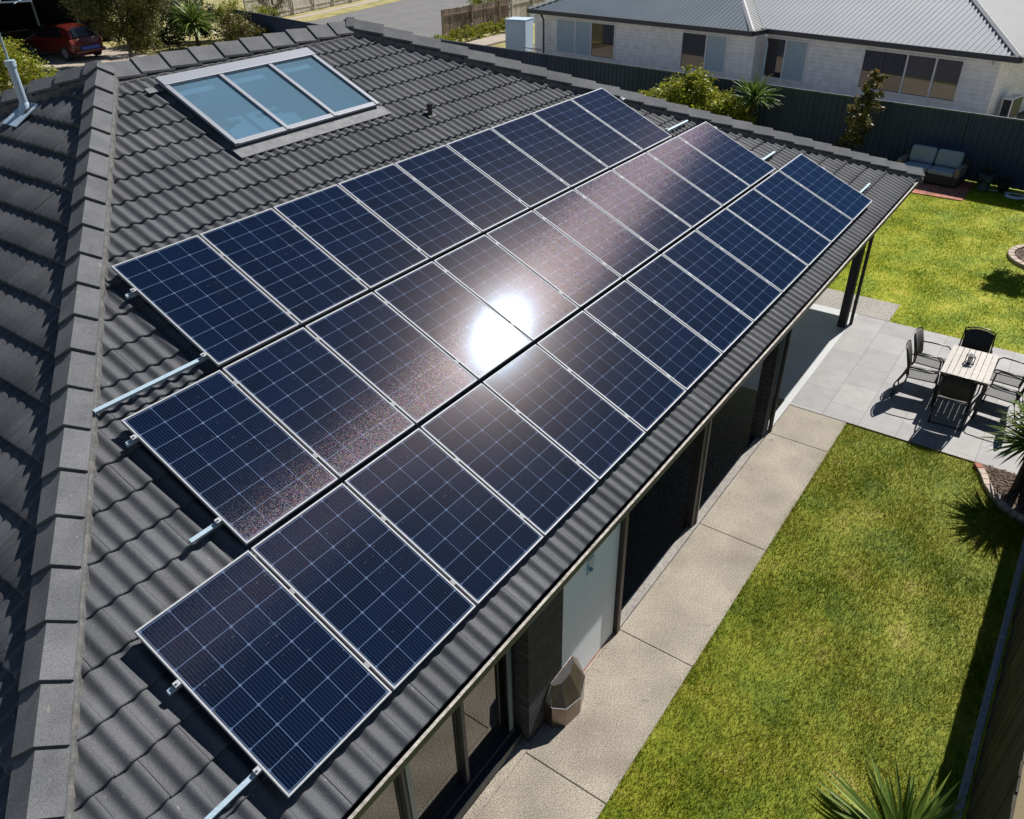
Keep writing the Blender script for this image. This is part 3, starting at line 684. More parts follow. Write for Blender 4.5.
# mounting rails with end clamps; the mid clamps sit in the gaps
def rail(xa, xb, y, label):
    t = y / cP
    p = empty('mounting_rail', FP(xa, t, -0.06), 0, label, 'mounting rail', 'aluminium rails under the solar panels')
    L_ = xb - xa
    mb = MB().obox((0, 0, 0), sF, tF, nF, 0, L_, -0.018, 0.018, -0.018, 0.020)
    mb.build('rail', MT['alu_blue'], p, bevel=0.002)
    x = 0.35
    while x < L_:
        MB().obox((0, 0, 0), sF, tF, nF, x, x + 0.03, -0.022, 0.022, -0.10, -0.019).build('foot', MT['clamp'], p); x += 1.2
    return p
def endclamp(rl, xloc, x_rail0):
    mb = MB().obox((xloc - x_rail0, 0, 0), sF, tF, nF, -0.022, 0.022, -0.020, 0.020, 0.021, 0.058)
    mb.tube([Vector((xloc - x_rail0, 0, 0)) + nF * 0.058, Vector((xloc - x_rail0, 0, 0)) + nF * 0.072], 0.008, 6)
    mb.build('end_clamp', MT['alu'], rl)
rails = [(1.93, 11.80, 4.02, 'upper rail of the top row, ending in a short stub by the first panel', 2.02, 11.47),
         (0.93, 12.35, 3.10, 'lower rail of the top row, long bare end beside the middle row', 2.02, 11.47),
         (0.93, 12.80, 2.71, 'upper rail of the middle row, short stub at the left end', 1.01, 12.67),
         (0.74, 13.38, 1.76, 'lower rail of the middle row, bare end above the first bottom panel', 1.01, 12.67),
         (-0.08, 14.02, 0.99, 'upper rail of the bottom row, short stub beside the nearest panel', 0.0, 13.89),
         (-0.62, 14.66, 0.25, 'lower rail of the bottom row, long bare end at the bottom of the photo', 0.0, 13.89)]
for xa, xb, y, lb, e0, e1 in rails:
    rl = rail(xa, xb, y, 'silver ' + lb)
    endclamp(rl, e0 - 0.012, xa); endclamp(rl, e1 + 0.012, xa)
    k0 = U.index(e0) if e0 in U else 0; k1 = U.index(e1)
    for k in range(k0 + 1, k1):
        MB().obox((U[k] - xa, 0, 0), sF, tF, nF, -0.010, 0.010, -0.025, 0.025, 0.021, 0.061).build('mid_clamp', MT['clamp'], rl)

# ================================================================== GROUND
def sheet(name, pts, z, m, kind='structure'):
    o = MB().poly([(p[0], p[1], z) for p in pts]).build(name, m); o['kind'] = kind; return o
sheet('ground', [(-400, -400), (900, -400), (900, 900), (-400, 900)], -0.06, MT['earth'])
lawn_front = [(-6, -4.0), (10.80, -4.0), (10.80, -1.02), (-6, -1.02)]
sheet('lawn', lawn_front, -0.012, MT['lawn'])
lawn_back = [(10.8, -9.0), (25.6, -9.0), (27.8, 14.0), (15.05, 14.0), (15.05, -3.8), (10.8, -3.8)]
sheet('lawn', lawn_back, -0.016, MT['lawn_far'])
# path slabs with real joints
xs = [-6, -1.5, 2.62, 4.66, 7.03, 9.78, 10.80]
mb = MB()
for a, b_ in zip(xs[:-1], xs[1:]):
    mb.box(a + 0.005, b_ - 0.005, -1.02, -0.035, -0.08, 0.012)
o = mb.build('path', MT['concrete'], bevel=0.006); o['kind'] = 'structure'
MB().box(-1.6, 2.74, -0.033, 0.28, -0.08, 0.010).build('path', MT['concrete'])['kind'] = 'structure'
MB().box(2.742, 4.60, -0.033, 0.0, -0.08, 0.008).build('path', MT['concrete'])['kind'] = 'structure'
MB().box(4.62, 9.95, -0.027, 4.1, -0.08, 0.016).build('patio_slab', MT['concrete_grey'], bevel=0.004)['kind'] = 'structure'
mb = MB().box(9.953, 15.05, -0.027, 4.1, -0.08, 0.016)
MB().box(4.95, 10.9, 0.085, 4.05, 0.0165, 0.024).build('shade_floor', M('floor_painted_shade', (0.012, 0.022, 0.036), 0.18, speck=(20, 0.3)))['kind'] = 'structure'  # floor sheet coloured near black to stand in for the roof's shade
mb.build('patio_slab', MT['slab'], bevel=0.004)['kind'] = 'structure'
mb = MB().prism([(10.81, -3.95), (15.04, -3.95), (15.04, -0.03), (10.81, -0.03)], -0.08, 0.014)
mb.build('paving', MT['paver'])['kind'] = 'structure'
mb = MB().box(15.06, 16.0, -0.65, 3.5, -0.08, 0.012)
mb.build('path', MT['concrete_grey'], bevel=0.006)['kind'] = 'structure'

# grass blades -----------------------------------------------------------------
def grass(regions, name, m='blade'):
    allv = []; 
    for (x0, x1, y0, y1, dens, h, wd, excl) in regions:
        n = int((x1 - x0) * (y1 - y0) * dens)
        x = rng.uniform(x0, x1, n); y = rng.uniform(y0, y1, n)
        keep = np.ones(n, bool)
        for (cx, cy, r_) in excl: keep &= (x - cx) ** 2 + (y - cy) ** 2 > r_ ** 2
        # thin, patchy spots
        pat = np.sin(x * 2.1 + 1.3 * np.sin(y * 3.3)) * np.sin(y * 2.7 + np.sin(x * 1.9)) 
        keep &= rng.uniform(0, 1, n) < 0.85 + 0.15 * pat
        x, y = x[keep], y[keep]; n = len(x)
        th = rng.uniform(0, 2 * np.pi, n); hh = h * rng.uniform(0.5, 1.3, n) * (1 + 0.25 * pat[keep]); ww = wd * rng.uniform(0.6, 1.3, n)
        ln = rng.normal(0, 0.55, (n, 2)) * hh[:, None]
        z0 = np.full(n, -0.015)
        p0 = np.stack([x - np.cos(th) * ww, y - np.sin(th) * ww, z0], 1); p1 = np.stack([x + np.cos(th) * ww, y + np.sin(th) * ww, z0], 1)
        p2 = np.stack([x + ln[:, 0], y + ln[:, 1], z0 + hh], 1)
        allv.append(np.stack([p0, p1, p2], 1).reshape(-1, 3))
    v = np.concatenate(allv); nt_ = len(v) // 3
    me = bpy.data.meshes.new(name); me.vertices.add(len(v)); me.vertices.foreach_set('co', v.astype(np.float32).ravel())
    me.loops.add(len(v)); me.loops.foreach_set('vertex_index', np.arange(len(v), dtype=np.int32))
    me.polygons.add(nt_); me.polygons.foreach_set('loop_start', np.arange(0, len(v), 3, dtype=np.int32)); me.polygons.foreach_set('loop_total', np.full(nt_, 3, np.int32))
    me.update(); me.validate(); me.materials.append(MT[m])
    o = bpy.data.objects.new(name, me); COL.objects.link(o); return o
BEDN = (20.45, -3.05, 0.95)
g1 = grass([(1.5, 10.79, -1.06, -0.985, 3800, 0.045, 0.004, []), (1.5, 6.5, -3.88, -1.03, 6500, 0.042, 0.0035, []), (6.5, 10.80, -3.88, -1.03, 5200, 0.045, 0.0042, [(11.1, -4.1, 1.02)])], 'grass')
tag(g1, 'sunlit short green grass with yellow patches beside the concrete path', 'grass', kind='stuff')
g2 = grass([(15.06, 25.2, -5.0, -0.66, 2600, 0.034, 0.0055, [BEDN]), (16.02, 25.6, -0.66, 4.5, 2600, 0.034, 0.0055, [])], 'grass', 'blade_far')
tag(g2, 'bright green lawn grass in front of the far dark fence', 'grass', kind='stuff')

# ================================================================== FENCES
def steel_fence(name, p, q, h, label, post_every=2.4, pitch=0.2, cap=True, m=None, zb=0.0):
    p, q = Vector((*p, 0)), Vector((*q, 0)); d = q - p; L_ = d.length; d.normalize(); n = Vector((-d.y, d.x, 0)); up = Vector((0, 0, 1))
    f = empty(name, p, 0, label, 'fence')
    k = int(L_ / pitch); mb = MB(); prof = []
    for i in range(k):
        s = i * pitch
        prof += [(s, 0.0), (s + pitch * 0.34, 0.0), (s + pitch * 0.45, 0.028), (s + pitch * 0.89, 0.028)]
    prof.append((k * pitch, 0))
    vs = []; fs = []
    for i, (s, o) in enumerate(prof):
        vs += [d * s + n * o + up * zb, d * s + n * o + up * (h - 0.03)]
        if i: fs.append((2 * i - 2, 2 * i, 2 * i + 1, 2 * i - 1))
    mb.add(vs, fs); sp_ = mb.build('sheeting', m or MT['fence'], f)
    so = sp_.modifiers.new('s', 'SOLIDIFY'); so.thickness = 0.004
    MB().obox((0, 0, 0), d, n, up, 0, L_, -0.012, 0.045, h - 0.045, h).obox((0, 0, 0), d, n, up, 0, L_, -0.012, 0.045, 0.02, 0.07).build('rail', MT['fence_cap'] if cap else MT['fence'], f)
    s = 0
    while s <= L_ + 0.01:
        MB().obox((0, 0, 0), d, n, up, s - 0.03, s + 0.03, -0.02, 0.055, 0, h + 0.004).build('post', MT['fence'], f); s += post_every
    return f
steel_fence('steel_fence', (25.5, -4.6), (29.35, 24.6), 1.93, 'long dark ribbed steel fence behind the outdoor sofa and shrubs')
steel_fence('steel_fence', (30.6, 33.0), (32.95, 43.7), 1.80, 'dark ribbed steel fence behind the flowering shrubs at the top of the photo', cap=False)

def paling_fence(name, p, q, h, label, m, gap=0.012, wd=0.10, postm=None):
    p, q = Vector((*p, 0)), Vector((*q, 0)); d = q - p; L_ = d.length; d.normalize(); n = Vector((-d.y, d.x, 0)); up = Vector((0, 0, 1))
    f = empty(name, p, 0, label, 'fence')
    mb = MB(); s = 0
    while s < L_:
        o = random.uniform(-0.006, 0.006); hh = h + random.uniform(-0.02, 0.02)
        mb.obox((0, 0, 0), d, n, up, s, s + wd - gap, o, o + 0.018, 0.02, hh); s += wd
    mb.build('palings', m, f)
    MB().obox((0, 0, 0), d, n, up, 0, L_, -0.05, -0.01, 0.35, 0.43).obox((0, 0, 0), d, n, up, 0, L_, -0.05, -0.01, h - 0.35, h - 0.27).build('rail', m, f)
    s = 0
    while s <= L_ + 0.01:
        MB().obox((0, 0, 0), d, n, up, s - 0.05, s + 0.05, -0.15, -0.051, 0, h + 0.03).build('post', postm or m, f); s += 2.7
    return f
paling_fence('side_fence', (-3.0, -4.00), (25.4, -4.00), 1.97, 'tall dark timber fence along the shaded edge of the lawn', MT['timber_dark'], gap=0.004, wd=0.15)
paling_fence('paling_fence', (38.6, 31.2), (45.0, 30.9), 1.75, 'weathered brown timber paling fence beside the road', MT['timber_pale'], wd=0.16)
paling_fence('paling_fence', (45.3, 30.9), (50.0, 31.2), 1.7, 'pale timber fence section behind the white water tank', MT['timber_grey'], wd=0.16)
paling_fence('paling_fence', (38.0, 49.0), (60.0, 53.8), 1.8, 'pale weathered paling fence across the road verge', MT['timber_grey'], wd=0.20, gap=0.04)
# kerb along the side fence
MB().box(-3, 9.70, -3.95, -3.88, -0.05, 0.07).build('kerb', MT['kerb'], bevel=0.008)['kind'] = 'structure'
# unidentified pale metal thing behind the side fence, built as post and beam
fr = empty('metal_frame', (3.6, -4.62, 0), 0, 'pale grey steel trellis frame standing behind the side fence, bottom right corner', 'metalwork')
MB().box(-0.05, 0.05, -0.10, 0.10, 0, 2.16).build('post', MT['nb_trim'], fr, bevel=0.01)
MB().box(-2.0, -0.052, -0.10, 0.10, 2.04, 2.16).build('beam', MT['nb_trim'], fr, bevel=0.01)

# ================================================================== PLANTS
def leaves(name, m, parent, blobs, n, size, seed, flat=0.5, aspect=2.2, clump=None, org=(0, 0, 0)):
    r = np.random.default_rng(seed); P = []
    tot = sum(b[3] * b[4] * b[5] for b in blobs)
    for (bx_, by_, bz_, rx, ry, rz_) in blobs:
        nn = int(n * rx * ry * rz_ / tot); nc = max(6, nn // (clump or 40))
        u = r.normal(size=(nc, 3)); u /= np.linalg.norm(u, axis=1)[:, None]; rad = r.uniform(0.35, 1.05, (nc, 1)) ** 0.6
        cc = u * rad
        idx = r.integers(0, nc, nn); q = cc[idx] + r.normal(0, 0.13, (nn, 3))
        P.append(q * np.array([rx, ry, rz_]) + np.array([bx_, by_, bz_]))
    P = np.concatenate(P); n = len(P)
    d = r.normal(size=(n, 3)); d[:, 2] *= flat; d /= np.linalg.norm(d, axis=1)[:, None]
    e = np.cross(d, r.normal(size=(n, 3))); e /= np.linalg.norm(e, axis=1)[:, None]
    s = size * r.uniform(0.6, 1.3, (n, 1)); a = d * s; b_ = e * s / aspect
    v = np.stack([P - a * 0.5, P + b_ * 0.5, P + a * 0.5, P - b_ * 0.5], 1).reshape(-1, 3)
    me = bpy.data.meshes.new(name); me.from_pydata(v.tolist(), [], np.arange(len(v)).reshape(-1, 4).tolist()); me.materials.append(m)
    o = bpy.data.objects.new(name, me); COL.objects.link(o); o.parent = parent; return o

def limbs(parent, m, base_r, h, tips, seed):
    r = random.Random(seed); mb = MB()
    mb.tube([(0, 0, 0), (r.uniform(-.05, .05) * h, r.uniform(-.05, .05) * h, h * 0.5), (r.uniform(-.05, .05) * h, r.uniform(-.05, .05) * h, h)], [base_r, base_r * 0.75, base_r * 0.5], 8)
    for (x, y, z) in tips:
        s = h * r.uniform(0.35, 0.9)
        mb.tube([(0, 0, s), (x * 0.4, y * 0.4, s + (z - s) * 0.55), (x, y, z)], [base_r * 0.5, base_r * 0.32, base_r * 0.1], 6)
    return mb.build('trunk', m, parent)

def shrub(name, loc, blobs, n, size, m, label, cat='shrub', bark='bark_dark', tr=0.04, seed=1, group=None, clump=None, flat=0.5):
    t = empty(name, loc, 0, label, cat, group)
    h = max(b[2] for b in blobs) * 0.7
    limbs(t, MT[bark], tr, h, [(b[0], b[1], b[2]) for b in blobs], seed)
    leaves('crown', MT[m], t, blobs, n, size, seed, clump=clump, flat=flat)
    return t

def spiky(name, loc, trunk_h, nb, L_, wd, m, label, seed=1, droop=0.6, cat='plant', tr=0.06, heads=((0, 0, 0),), group=None):
    r = random.Random(seed); t = empty(name, loc, 0, label, cat, group)
    mb = MB()
    for (hx, hy, hz) in heads:
        mb.tube([(hx * 0.1, hy * 0.1, 0), (hx * 0.6, hy * 0.6, (trunk_h + hz) * 0.5), (hx, hy, trunk_h + hz)], [tr * 1.2, tr, tr * 0.9], 8)
    mb.build('trunk', MT['bark_dark'], t)
    mb = MB()
    for (hx, hy, hz) in heads:
        for i in range(nb // len(heads)):
            az = r.uniform(0, 2 * math.pi); e0 = math.asin(r.uniform(-0.25, 1.0)); ln = L_ * r.uniform(0.7, 1.1); w_ = wd * r.uniform(0.7, 1.2)
            dh = Vector((math.cos(az), math.sin(az), 0)); sd = Vector((-dh.y, dh.x, 0)); p = Vector((hx, hy, trunk_h + hz + r.uniform(-0.12, 0.02) * L_))
            dr_ = droop * r.uniform(0.3, 1.2); e = e0; K = 5; ring = []
            for k in range(K + 1):
                f = k / K; ww = w_ * (0.55 + 0.9 * f if f < 0.4 else 0.91 * (1 - (f - 0.4) / 0.6) ** 0.8 + 0.02)
                nrm = Vector((0, 0, 1)) * math.cos(e) - dh * math.sin(e)
                ring.append((p - sd * ww / 2 + nrm * ww * 0.18, p - nrm * ww * 0.05, p + sd * ww / 2 + nrm * ww * 0.18))
                p = p + (dh * math.cos(e) + Vector((0, 0, 1)) * math.sin(e)) * ln / K; e -= dr_ / K * (0.5 + f)
            vs = [v for rg in ring for v in rg]; fs = []
            for k in range(K): fs += [(3 * k, 3 * k + 1, 3 * k + 4, 3 * k + 3), (3 * k + 1, 3 * k + 2, 3 * k + 5, 3 * k + 4)]
            mb.add(vs, fs)
    me = bpy.data.meshes.new('fronds'); me.from_pydata([tuple(v) for v in mb.v], [], mb.f); me.materials.append(MT[m])
    o = bpy.data.objects.new('fronds', me); COL.objects.link(o); o.parent = t
    return t

# planting bed at the right edge of the patio
mb = MB(); cx, cy, rr = 11.15, -4.05, 1.08
bed_pts = [(12.2, -3.97)] + []
arc = [(10.74, -3.04), (10.50, -3.17), (10.24, -3.27), (10.02, -3.40), (9.84, -3.56), (9.72, -3.74), (9.66, -3.95)]
bed = empty('garden_bed', (10.6, -3.6, 0), 0, 'curved brick edged bark mulch bed at the corner of the patio', 'garden bed')
mb = MB().prism([(x - 10.6, y + 3.6) for x, y in arc + [(10.79, -3.97), (10.79, -3.04)]], -0.03, 0.035); mb.build('mulch', MT['soil'], bed)
pts = []
for (a, b_) in zip(arc[:-1], arc[1:]):
    a, b_ = Vector((*a, 0)), Vector((*b_, 0)); d = (b_ - a); L_ = d.length; d.normalize(); n_ = Vector((-d.y, d.x, 0))
    k = 2
    for q in range(k): pts.append((a + d * (L_ * q / k + 0.004) - Vector((10.6, -3.6, 0)), d, n_, L_ / k - 0.008))
mr_ = MB(); mp = MB()
for i, (o_, d, n_, l_) in enumerate(pts): (mr_ if i == 0 else mp).obox(o_, d, n_, (0, 0, 1), 0, l_, -0.05, 0.05, -0.05, 0.06)
mp.build('edging', MT['brick_edge'], bed, bevel=0.006); mr_.build('edging', MT['brick_red'], bed, bevel=0.006)
def chips(parent, inside, n, zz, s, seed):
    r = random.Random(seed); mb = MB(); c = 0
    while c < n:
        p = inside(r)
        if p is None: continue
        a = r.uniform(0, 6.28); d = Vector((math.cos(a), math.sin(a), r.uniform(-.3, .3))).normalized(); nn = d.cross(Vector((0, 0, 1))).normalized()
        mb.obox((p[0], p[1], zz + r.uniform(0, 0.012)), d, nn, (0, 0, 1), 0, s * r.uniform(.5, 1.5), 0, s * 0.4 * r.uniform(.5, 1.3), 0, 0.006); c += 1
    return mb.build('bark_chips', MT['chip'], parent)
def in_bed(r):
    x, y = r.uniform(9.7, 10.78), r.uniform(-3.95, -3.06)
    if (x - 10.85) ** 2 + (y + 4.2) ** 2 > 1.02 ** 2: return None
    return (x - 10.6, y + 3.6)
chips(bed, in_bed, 900, 0.036, 0.035, 3)
spiky('cordyline', (10.35, -3.62, 0.03), 0.70, 300, 0.72, 0.05, 'leaf_blade', 'tall dark cordyline growing in the brick edged bed by the patio', 5, 0.8, tr=0.05, heads=((0, 0, 0.2), (0.18, -0.12, 0.45)))
spiky('flax_plant', (3.80, -3.55, 0.0), 0.06, 120, 0.92, 0.072, 'leaf_blade', 'spiky green flax plant on the lawn at the bottom edge of the photo', 11, 0.35, tr=0.07)

# small round bed with its tree at the right border
rb = empty('garden_bed', (BEDN[0], BEDN[1], 0), 0, 'small round bark bed with pale stone edging on the far lawn', 'garden bed')
mb = MB(); K = 26
mb.prism([(0.80 * math.cos(2 * math.pi * i / K), 0.80 * math.sin(2 * math.pi * i / K)) for i in range(K)], -0.03, 0.03); mb.build('mulch', MT['soil'], rb)
mb = MB()
for i in range(K):
    a0, a1 = 2 * math.pi * i / K + 0.01, 2 * math.pi * (i + 1) / K - 0.01
    mb.prism([(r_ * math.cos(a), r_ * math.sin(a)) for r_, a in ((0.81, a0), (0.95, a0), (0.95, a1), (0.81, a1))], -0.03, 0.07)
mb.build('edging', MT['brick_edge'], rb, bevel=0.01)
chips(rb, lambda r: (lambda a, q: (q * math.cos(a), q * math.sin(a)))(r.uniform(0, 6.28), 0.78 * math.sqrt(r.random())), 500, 0.031, 0.05, 4)
shrub('small_tree', (20.3, -2.85, 0), [(-0.1, 0.2, 1.7, 0.70, 0.55, 0.5), (-0.45, 0.35, 1.5, 0.42, 0.40, 0.35), (0.1, 0.0, 2.1, 0.5, 0.45, 0.35)], 6400, 0.085, 'leaf_olive', 'small leafy tree in the round bed at the right border', 'tree', tr=0.05, seed=21)

# shrubs along the back fence
shrub('rounded_shrub', (26.1, 9.2, 0), [(0, 1.0, 0.9, 0.9, 0.9, 0.8), (0, 0.0, 1.25, 0.9, 1.0, 0.95), (-0.2, -1.0, 1.0, 0.8, 0.8, 0.8), (0.1, 0.3, 1.9, 0.5, 0.7, 0.5), (-0.2, -1.6, 0.8, 0.6, 0.7, 0.65)], 17000, 0.13, 'leaf_bright', 'large rounded yellow green shrub between the roof and the long dark fence', seed=31, clump=70)
shrub('rounded_shrub', (26.0, 7.55, 0), [(0, 0, 0.8, 0.7, 0.8, 0.7), (-0.1, 0.3, 1.15, 0.5, 0.5, 0.5)], 5600, 0.11, 'leaf_bright', 'low yellow green shrub beside the spiky cordyline at the fence', seed=32)
spiky('cordyline', (26.2, 6.85, 0), 1.65, 150, 1.0, 0.075, 'leaf_blade', 'spiky green cordyline in front of the long dark fence', 33, 0.55, tr=0.07)
shrub('slender_tree', (25.6, 3.12, 0), [(0, 0.1, 1.2, 0.36, 0.40, 0.5), (0, 0, 1.85, 0.34, 0.42, 0.45), (0, -0.15, 2.45, 0.32, 0.36, 0.42), (0.05, -0.3, 2.85, 0.2, 0.24, 0.2), (0, 0.25, 0.7, 0.3, 0.3, 0.35)], 3400, 0.12, 'leaf_red', 'slender shrub with reddish young leaves against the dark fence', 'tree', tr=0.03, seed=34)
# top left vegetation
shrub('rounded_shrub', (15.9, 37.0, 0), [(0, 0, 1.2, 1.2, 1.2, 1.2), (0.2, 0.8, 1.9, 0.9, 0.9, 0.8), (0.5, -1.0, 0.9, 0.9, 0.9, 0.9), (-1, 0.4, 1.6, 1, 1, 1.0)], 9500, 0.16, 'leaf_bright', 'yellow green shrub behind the flue pipe at the left border', seed=41)
shrub('gum_tree', (24.6, 42.2, 0), [(0, 0, 2.4, 1.5, 1.5, 1.4), (-0.8, 1.2, 3.4, 1.4, 1.4, 1.2), (0.8, -0.8, 3.2, 1.4, 1.4, 1.3), (0.3, 0.8, 4.6, 1.5, 1.5, 1.2), (1.2, 0.2, 1.7, 1.1, 1.1, 1.0), (0.2, -1.0, 1.3, 1.0, 1.0, 0.8)], 30000, 0.15, 'leaf_olive', 'dense olive green tree partly hiding the red car', 'tree', 'bark', 0.13, 42, clump=90)
shrub('gum_tree', (27.9, 45.1, 0), [(0.4, -0.4, 3.0, 1.1, 1.1, 1.0), (-0.6, 0.3, 3.6, 1.1, 1.1, 0.9), (0.5, 0.2, 4.5, 1.2, 1.2, 0.9)], 11000, 0.13, 'leaf_pale', 'pale greyish tree with a bare white trunk beside the olive tree', 'tree', 'bark', 0.11, 43, clump=60)
spiky('cordyline', (29.9, 43.5, 0), 1.35, 240, 1.8, 0.14, 'leaf_blade', 'large spiky cordyline with pale drooping lower leaves beyond the ridge', 44, 1.5, tr=0.10)
shrub('dark_bush', (29.9, 47.0, 0), [(0, 0, 1.2, 1.6, 1.6, 1.3), (1.2, -1.2, 1.4, 1.3, 1.3, 1.2), (0.5, 0, 2.6, 1.4, 1.4, 1.1), (2.2, -2.2, 1.0, 1.1, 1.1, 1.0)], 12000, 0.18, 'leaf_dark', 'dark bush in the shade behind the large cordyline', seed=45)
shrub('flowering_shrub', (30.3, 39.6, 0), [(0, 0, 0.9, 1.0, 1.0, 0.8), (0.6, 1.2, 1.3, 0.9, 0.9, 0.8), (0.8, -0.8, 0.7, 0.8, 0.9, 0.6)], 8000, 0.13, 'leaf_red', 'loose shrub with orange tips right of the large cordyline', seed=46)
shrub('flowering_shrub', (33.2, 44.0, 0), [(0, 0, 1.2, 1.2, 1.0, 1.0), (1.0, -1.6, 1.1, 1.0, 1.0, 0.9)], 7000, 0.14, 'leaf_bright', 'yellow green shrub behind the upper dark steel fence', seed=47)
shrub('street_tree', (38.3, 46.3, 0), [(0, 0, 1.6, 1.1, 1.1, 1.1), (0, 0, 2.8, 1.1, 1.1, 0.9)], 5000, 0.14, 'leaf_pale', 'small pale street tree before the pale paling fence', 'tree', 'bark', 0.08, 48)
shrub('rounded_shrub', (46.3, 33.5, 0), [(0, 0, 1.2, 1.3, 1.3, 0.9), (1.4, -0.4, 1.1, 0.9, 0.9, 0.7)], 5000, 0.15, 'leaf_bright', 'green bush on the verge behind the brown paling fence', seed=49)
def weeds(p, q, n, h, label, seed, m='leaf_bright'):
    r = random.Random(seed); t = empty('climber_hedge', (p[0], p[1], 0), 0, label, 'hedge')
    bl = []
    for i in range(n):
        f = (i + 0.5) / n; bl.append(((q[0] - p[0]) * f, (q[1] - p[1]) * f, h * r.uniform(0.3, 0.7), 0.6, 0.4, h * r.uniform(0.4, 0.7)))
    limbs(t, MT['bark_dark'], 0.03, h * 0.4, [(b[0], b[1], b[2]) for b in bl], seed)
    leaves('crown', MT[m], t, bl, 900 * n, 0.12, seed); return t
weeds((34.5, 29.4), (44.0, 30.2), 9, 0.75, 'low scrappy hedge at the foot of the brown paling fence', 51)

# ================================================================== STREET AND FAR GROUND
sheet('verge', [(30, 44.0), (42, 46.2), (52.4, 48.4), (75, 53), (75, 70), (20, 70), (20, 52)], -0.03, MT['drygrass'])
sheet('footpath', [(38.5, 47.4), (76, 55.2), (76, 56.4), (38.5, 48.3)], -0.024, MT['drive'])
sheet('road', [(24, 44.6 - 1.2), (42, 46.6), (52.4, 48.8), (110, 60), (110, 42), (60, 33.5), (36, 31.3), (28, 31)], -0.04, MT['asphalt'])
sheet('driveway', [(10, 30), (22.0, 30), (27.4, 44.8), (27.0, 56), (18, 56), (10, 44)], -0.028, MT['drive'])
sheet('verge', [(26.6, 43.0), (36, 43.0), (36, 52), (27.4, 52)], -0.02, MT['drygrass'])
sheet('verge', [(28.9, 24.6), (50, 27), (50, 33), (31, 32.5)], -0.02, MT['drygrass'])
MB().box(0, 4.6, 0, 1.7, 0, 0.12).build('concrete_pad', MT['drive'], loc=(37.8, 27.8, -0.02))['kind'] = 'structure'
sheet('footpath', [(25.5, -8), (34.5, -8), (36.0, 23.5), (28.8, 23.5)], -0.02, MT['drive'])
sheet('verge', [(34.4, -9), (70, -9), (70, 0.0), (36.2, -0.5)], -0.012, MT['lawn'])
MB().box(34.2, 60, 0.1, 1.4, -0.05, 0.02).build('footpath', MT['drive'])['kind'] = 'structure'

# ================================================================== NEIGHBOUR'S HOUSE
nb = empty('neighbour_house', (33, 10, 0), 0, 'white block house with a grey corrugated steel roof beyond the long dark fence', 'house')
def W(p): return Vector(p) - Vector((33, 10, 0))
ZE = 2.56; NP = R(21)
def corr(O, S, Bk, s0, s1, t1, clips, m, period=0.22, amp=0.030):
    T = Bk * math.cos(NP) + Vector((0, 0, 1)) * math.sin(NP); Nn = -Bk * math.sin(NP) + Vector((0, 0, 1)) * math.cos(NP)
    bm = bmesh.new(); k = int((s1 - s0) / (period / 6)); prev = None
    for i in range(k + 1):
        s = s0 + (s1 - s0) * i / k; h = amp * math.cos(2 * math.pi * s / period)
        a = bm.verts.new(O + S * s + Nn * h); b_ = bm.verts.new(O + S * s + T * t1 + Nn * h)
        if prev: bm.faces.new((prev[0], a, b_, prev[1]))
        prev = (a, b_)
    for (p, n) in clips:
        bmesh.ops.bisect_plane(bm, geom=bm.verts[:] + bm.edges[:] + bm.faces[:], plane_co=p, plane_no=n, clear_outer=True)
    me = bpy.data.meshes.new('roof'); bm.to_mesh(me); bm.free(); me.shade_smooth(); me.materials.append(m)
    o = bpy.data.objects.new('roof', me); COL.objects.link(o); o.parent = nb; return o
O1 = W((32.19, -0.07, ZE)); V1 = W((34.55, 9.84, ZE)); E1 = W((33.50, 9.93, ZE)); E0 = W((35.51, 22.63, ZE))
a1 = (V1 - O1); a1.z = 0; a1.normalize(); b1 = Vector((a1.y, -a1.x, 0))
a0 = (E0 - E1); a0.z = 0; a0.normalize(); b0 = Vector((a0.y, -a0.x, 0))
def vp2(p, d, inside): return vplane(p, p + d, inside)
dg = (a1 + b1).normalized(); dg0 = (b0 - a0).normalized()
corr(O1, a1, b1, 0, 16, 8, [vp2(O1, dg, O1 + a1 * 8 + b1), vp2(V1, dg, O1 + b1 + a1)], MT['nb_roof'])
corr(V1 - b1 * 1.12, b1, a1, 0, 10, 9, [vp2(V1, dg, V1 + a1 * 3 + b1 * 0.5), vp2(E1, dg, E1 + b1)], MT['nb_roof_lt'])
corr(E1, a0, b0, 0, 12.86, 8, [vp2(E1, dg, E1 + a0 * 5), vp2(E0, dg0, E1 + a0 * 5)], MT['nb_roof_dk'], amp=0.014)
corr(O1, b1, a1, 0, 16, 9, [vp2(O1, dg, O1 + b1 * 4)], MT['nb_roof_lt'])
def hipcap(p, dd, L_, m=MT['nb_roof_lt'], wd=0.11):
    z = math.tan(NP) / math.sqrt(2)
    d = Vector((dd.x, dd.y, z)).normalized(); sd = Vector((d.y, -d.x, 0)).normalized(); u = sd.cross(d)
    u = u if u.z > 0 else -u
    MB().extr([p + sd * wd + u * -0.01, p + u * 0.055, p - sd * wd + u * -0.01, p + u * 0.035], d * L_).build('hip_capping', m, nb)
for p, dd in ((O1, dg), (E1, dg), (E0, dg0)): hipcap(p + Vector((0, 0, 0.03)), dd, 10)
def eave(p, q, m=MT['gutter']):
    d = q - p; L_ = d.length; d.normalize(); n_ = Vector((d.y, -d.x, 0))
    MB().obox(p, d, n_, (0, 0, 1), -0.05, L_ + 0.05, -0.10, 0.02, -0.16, 0.03).build('gutter', m, nb)
    MB().obox(p, d, n_, (0, 0, 1), -0.0, L_ + 0.0, 0.022, 0.55, -0.19, -0.16).build('soffit', MT['nb_trim'], nb)
eave(O1, V1); eave(E1, E0)
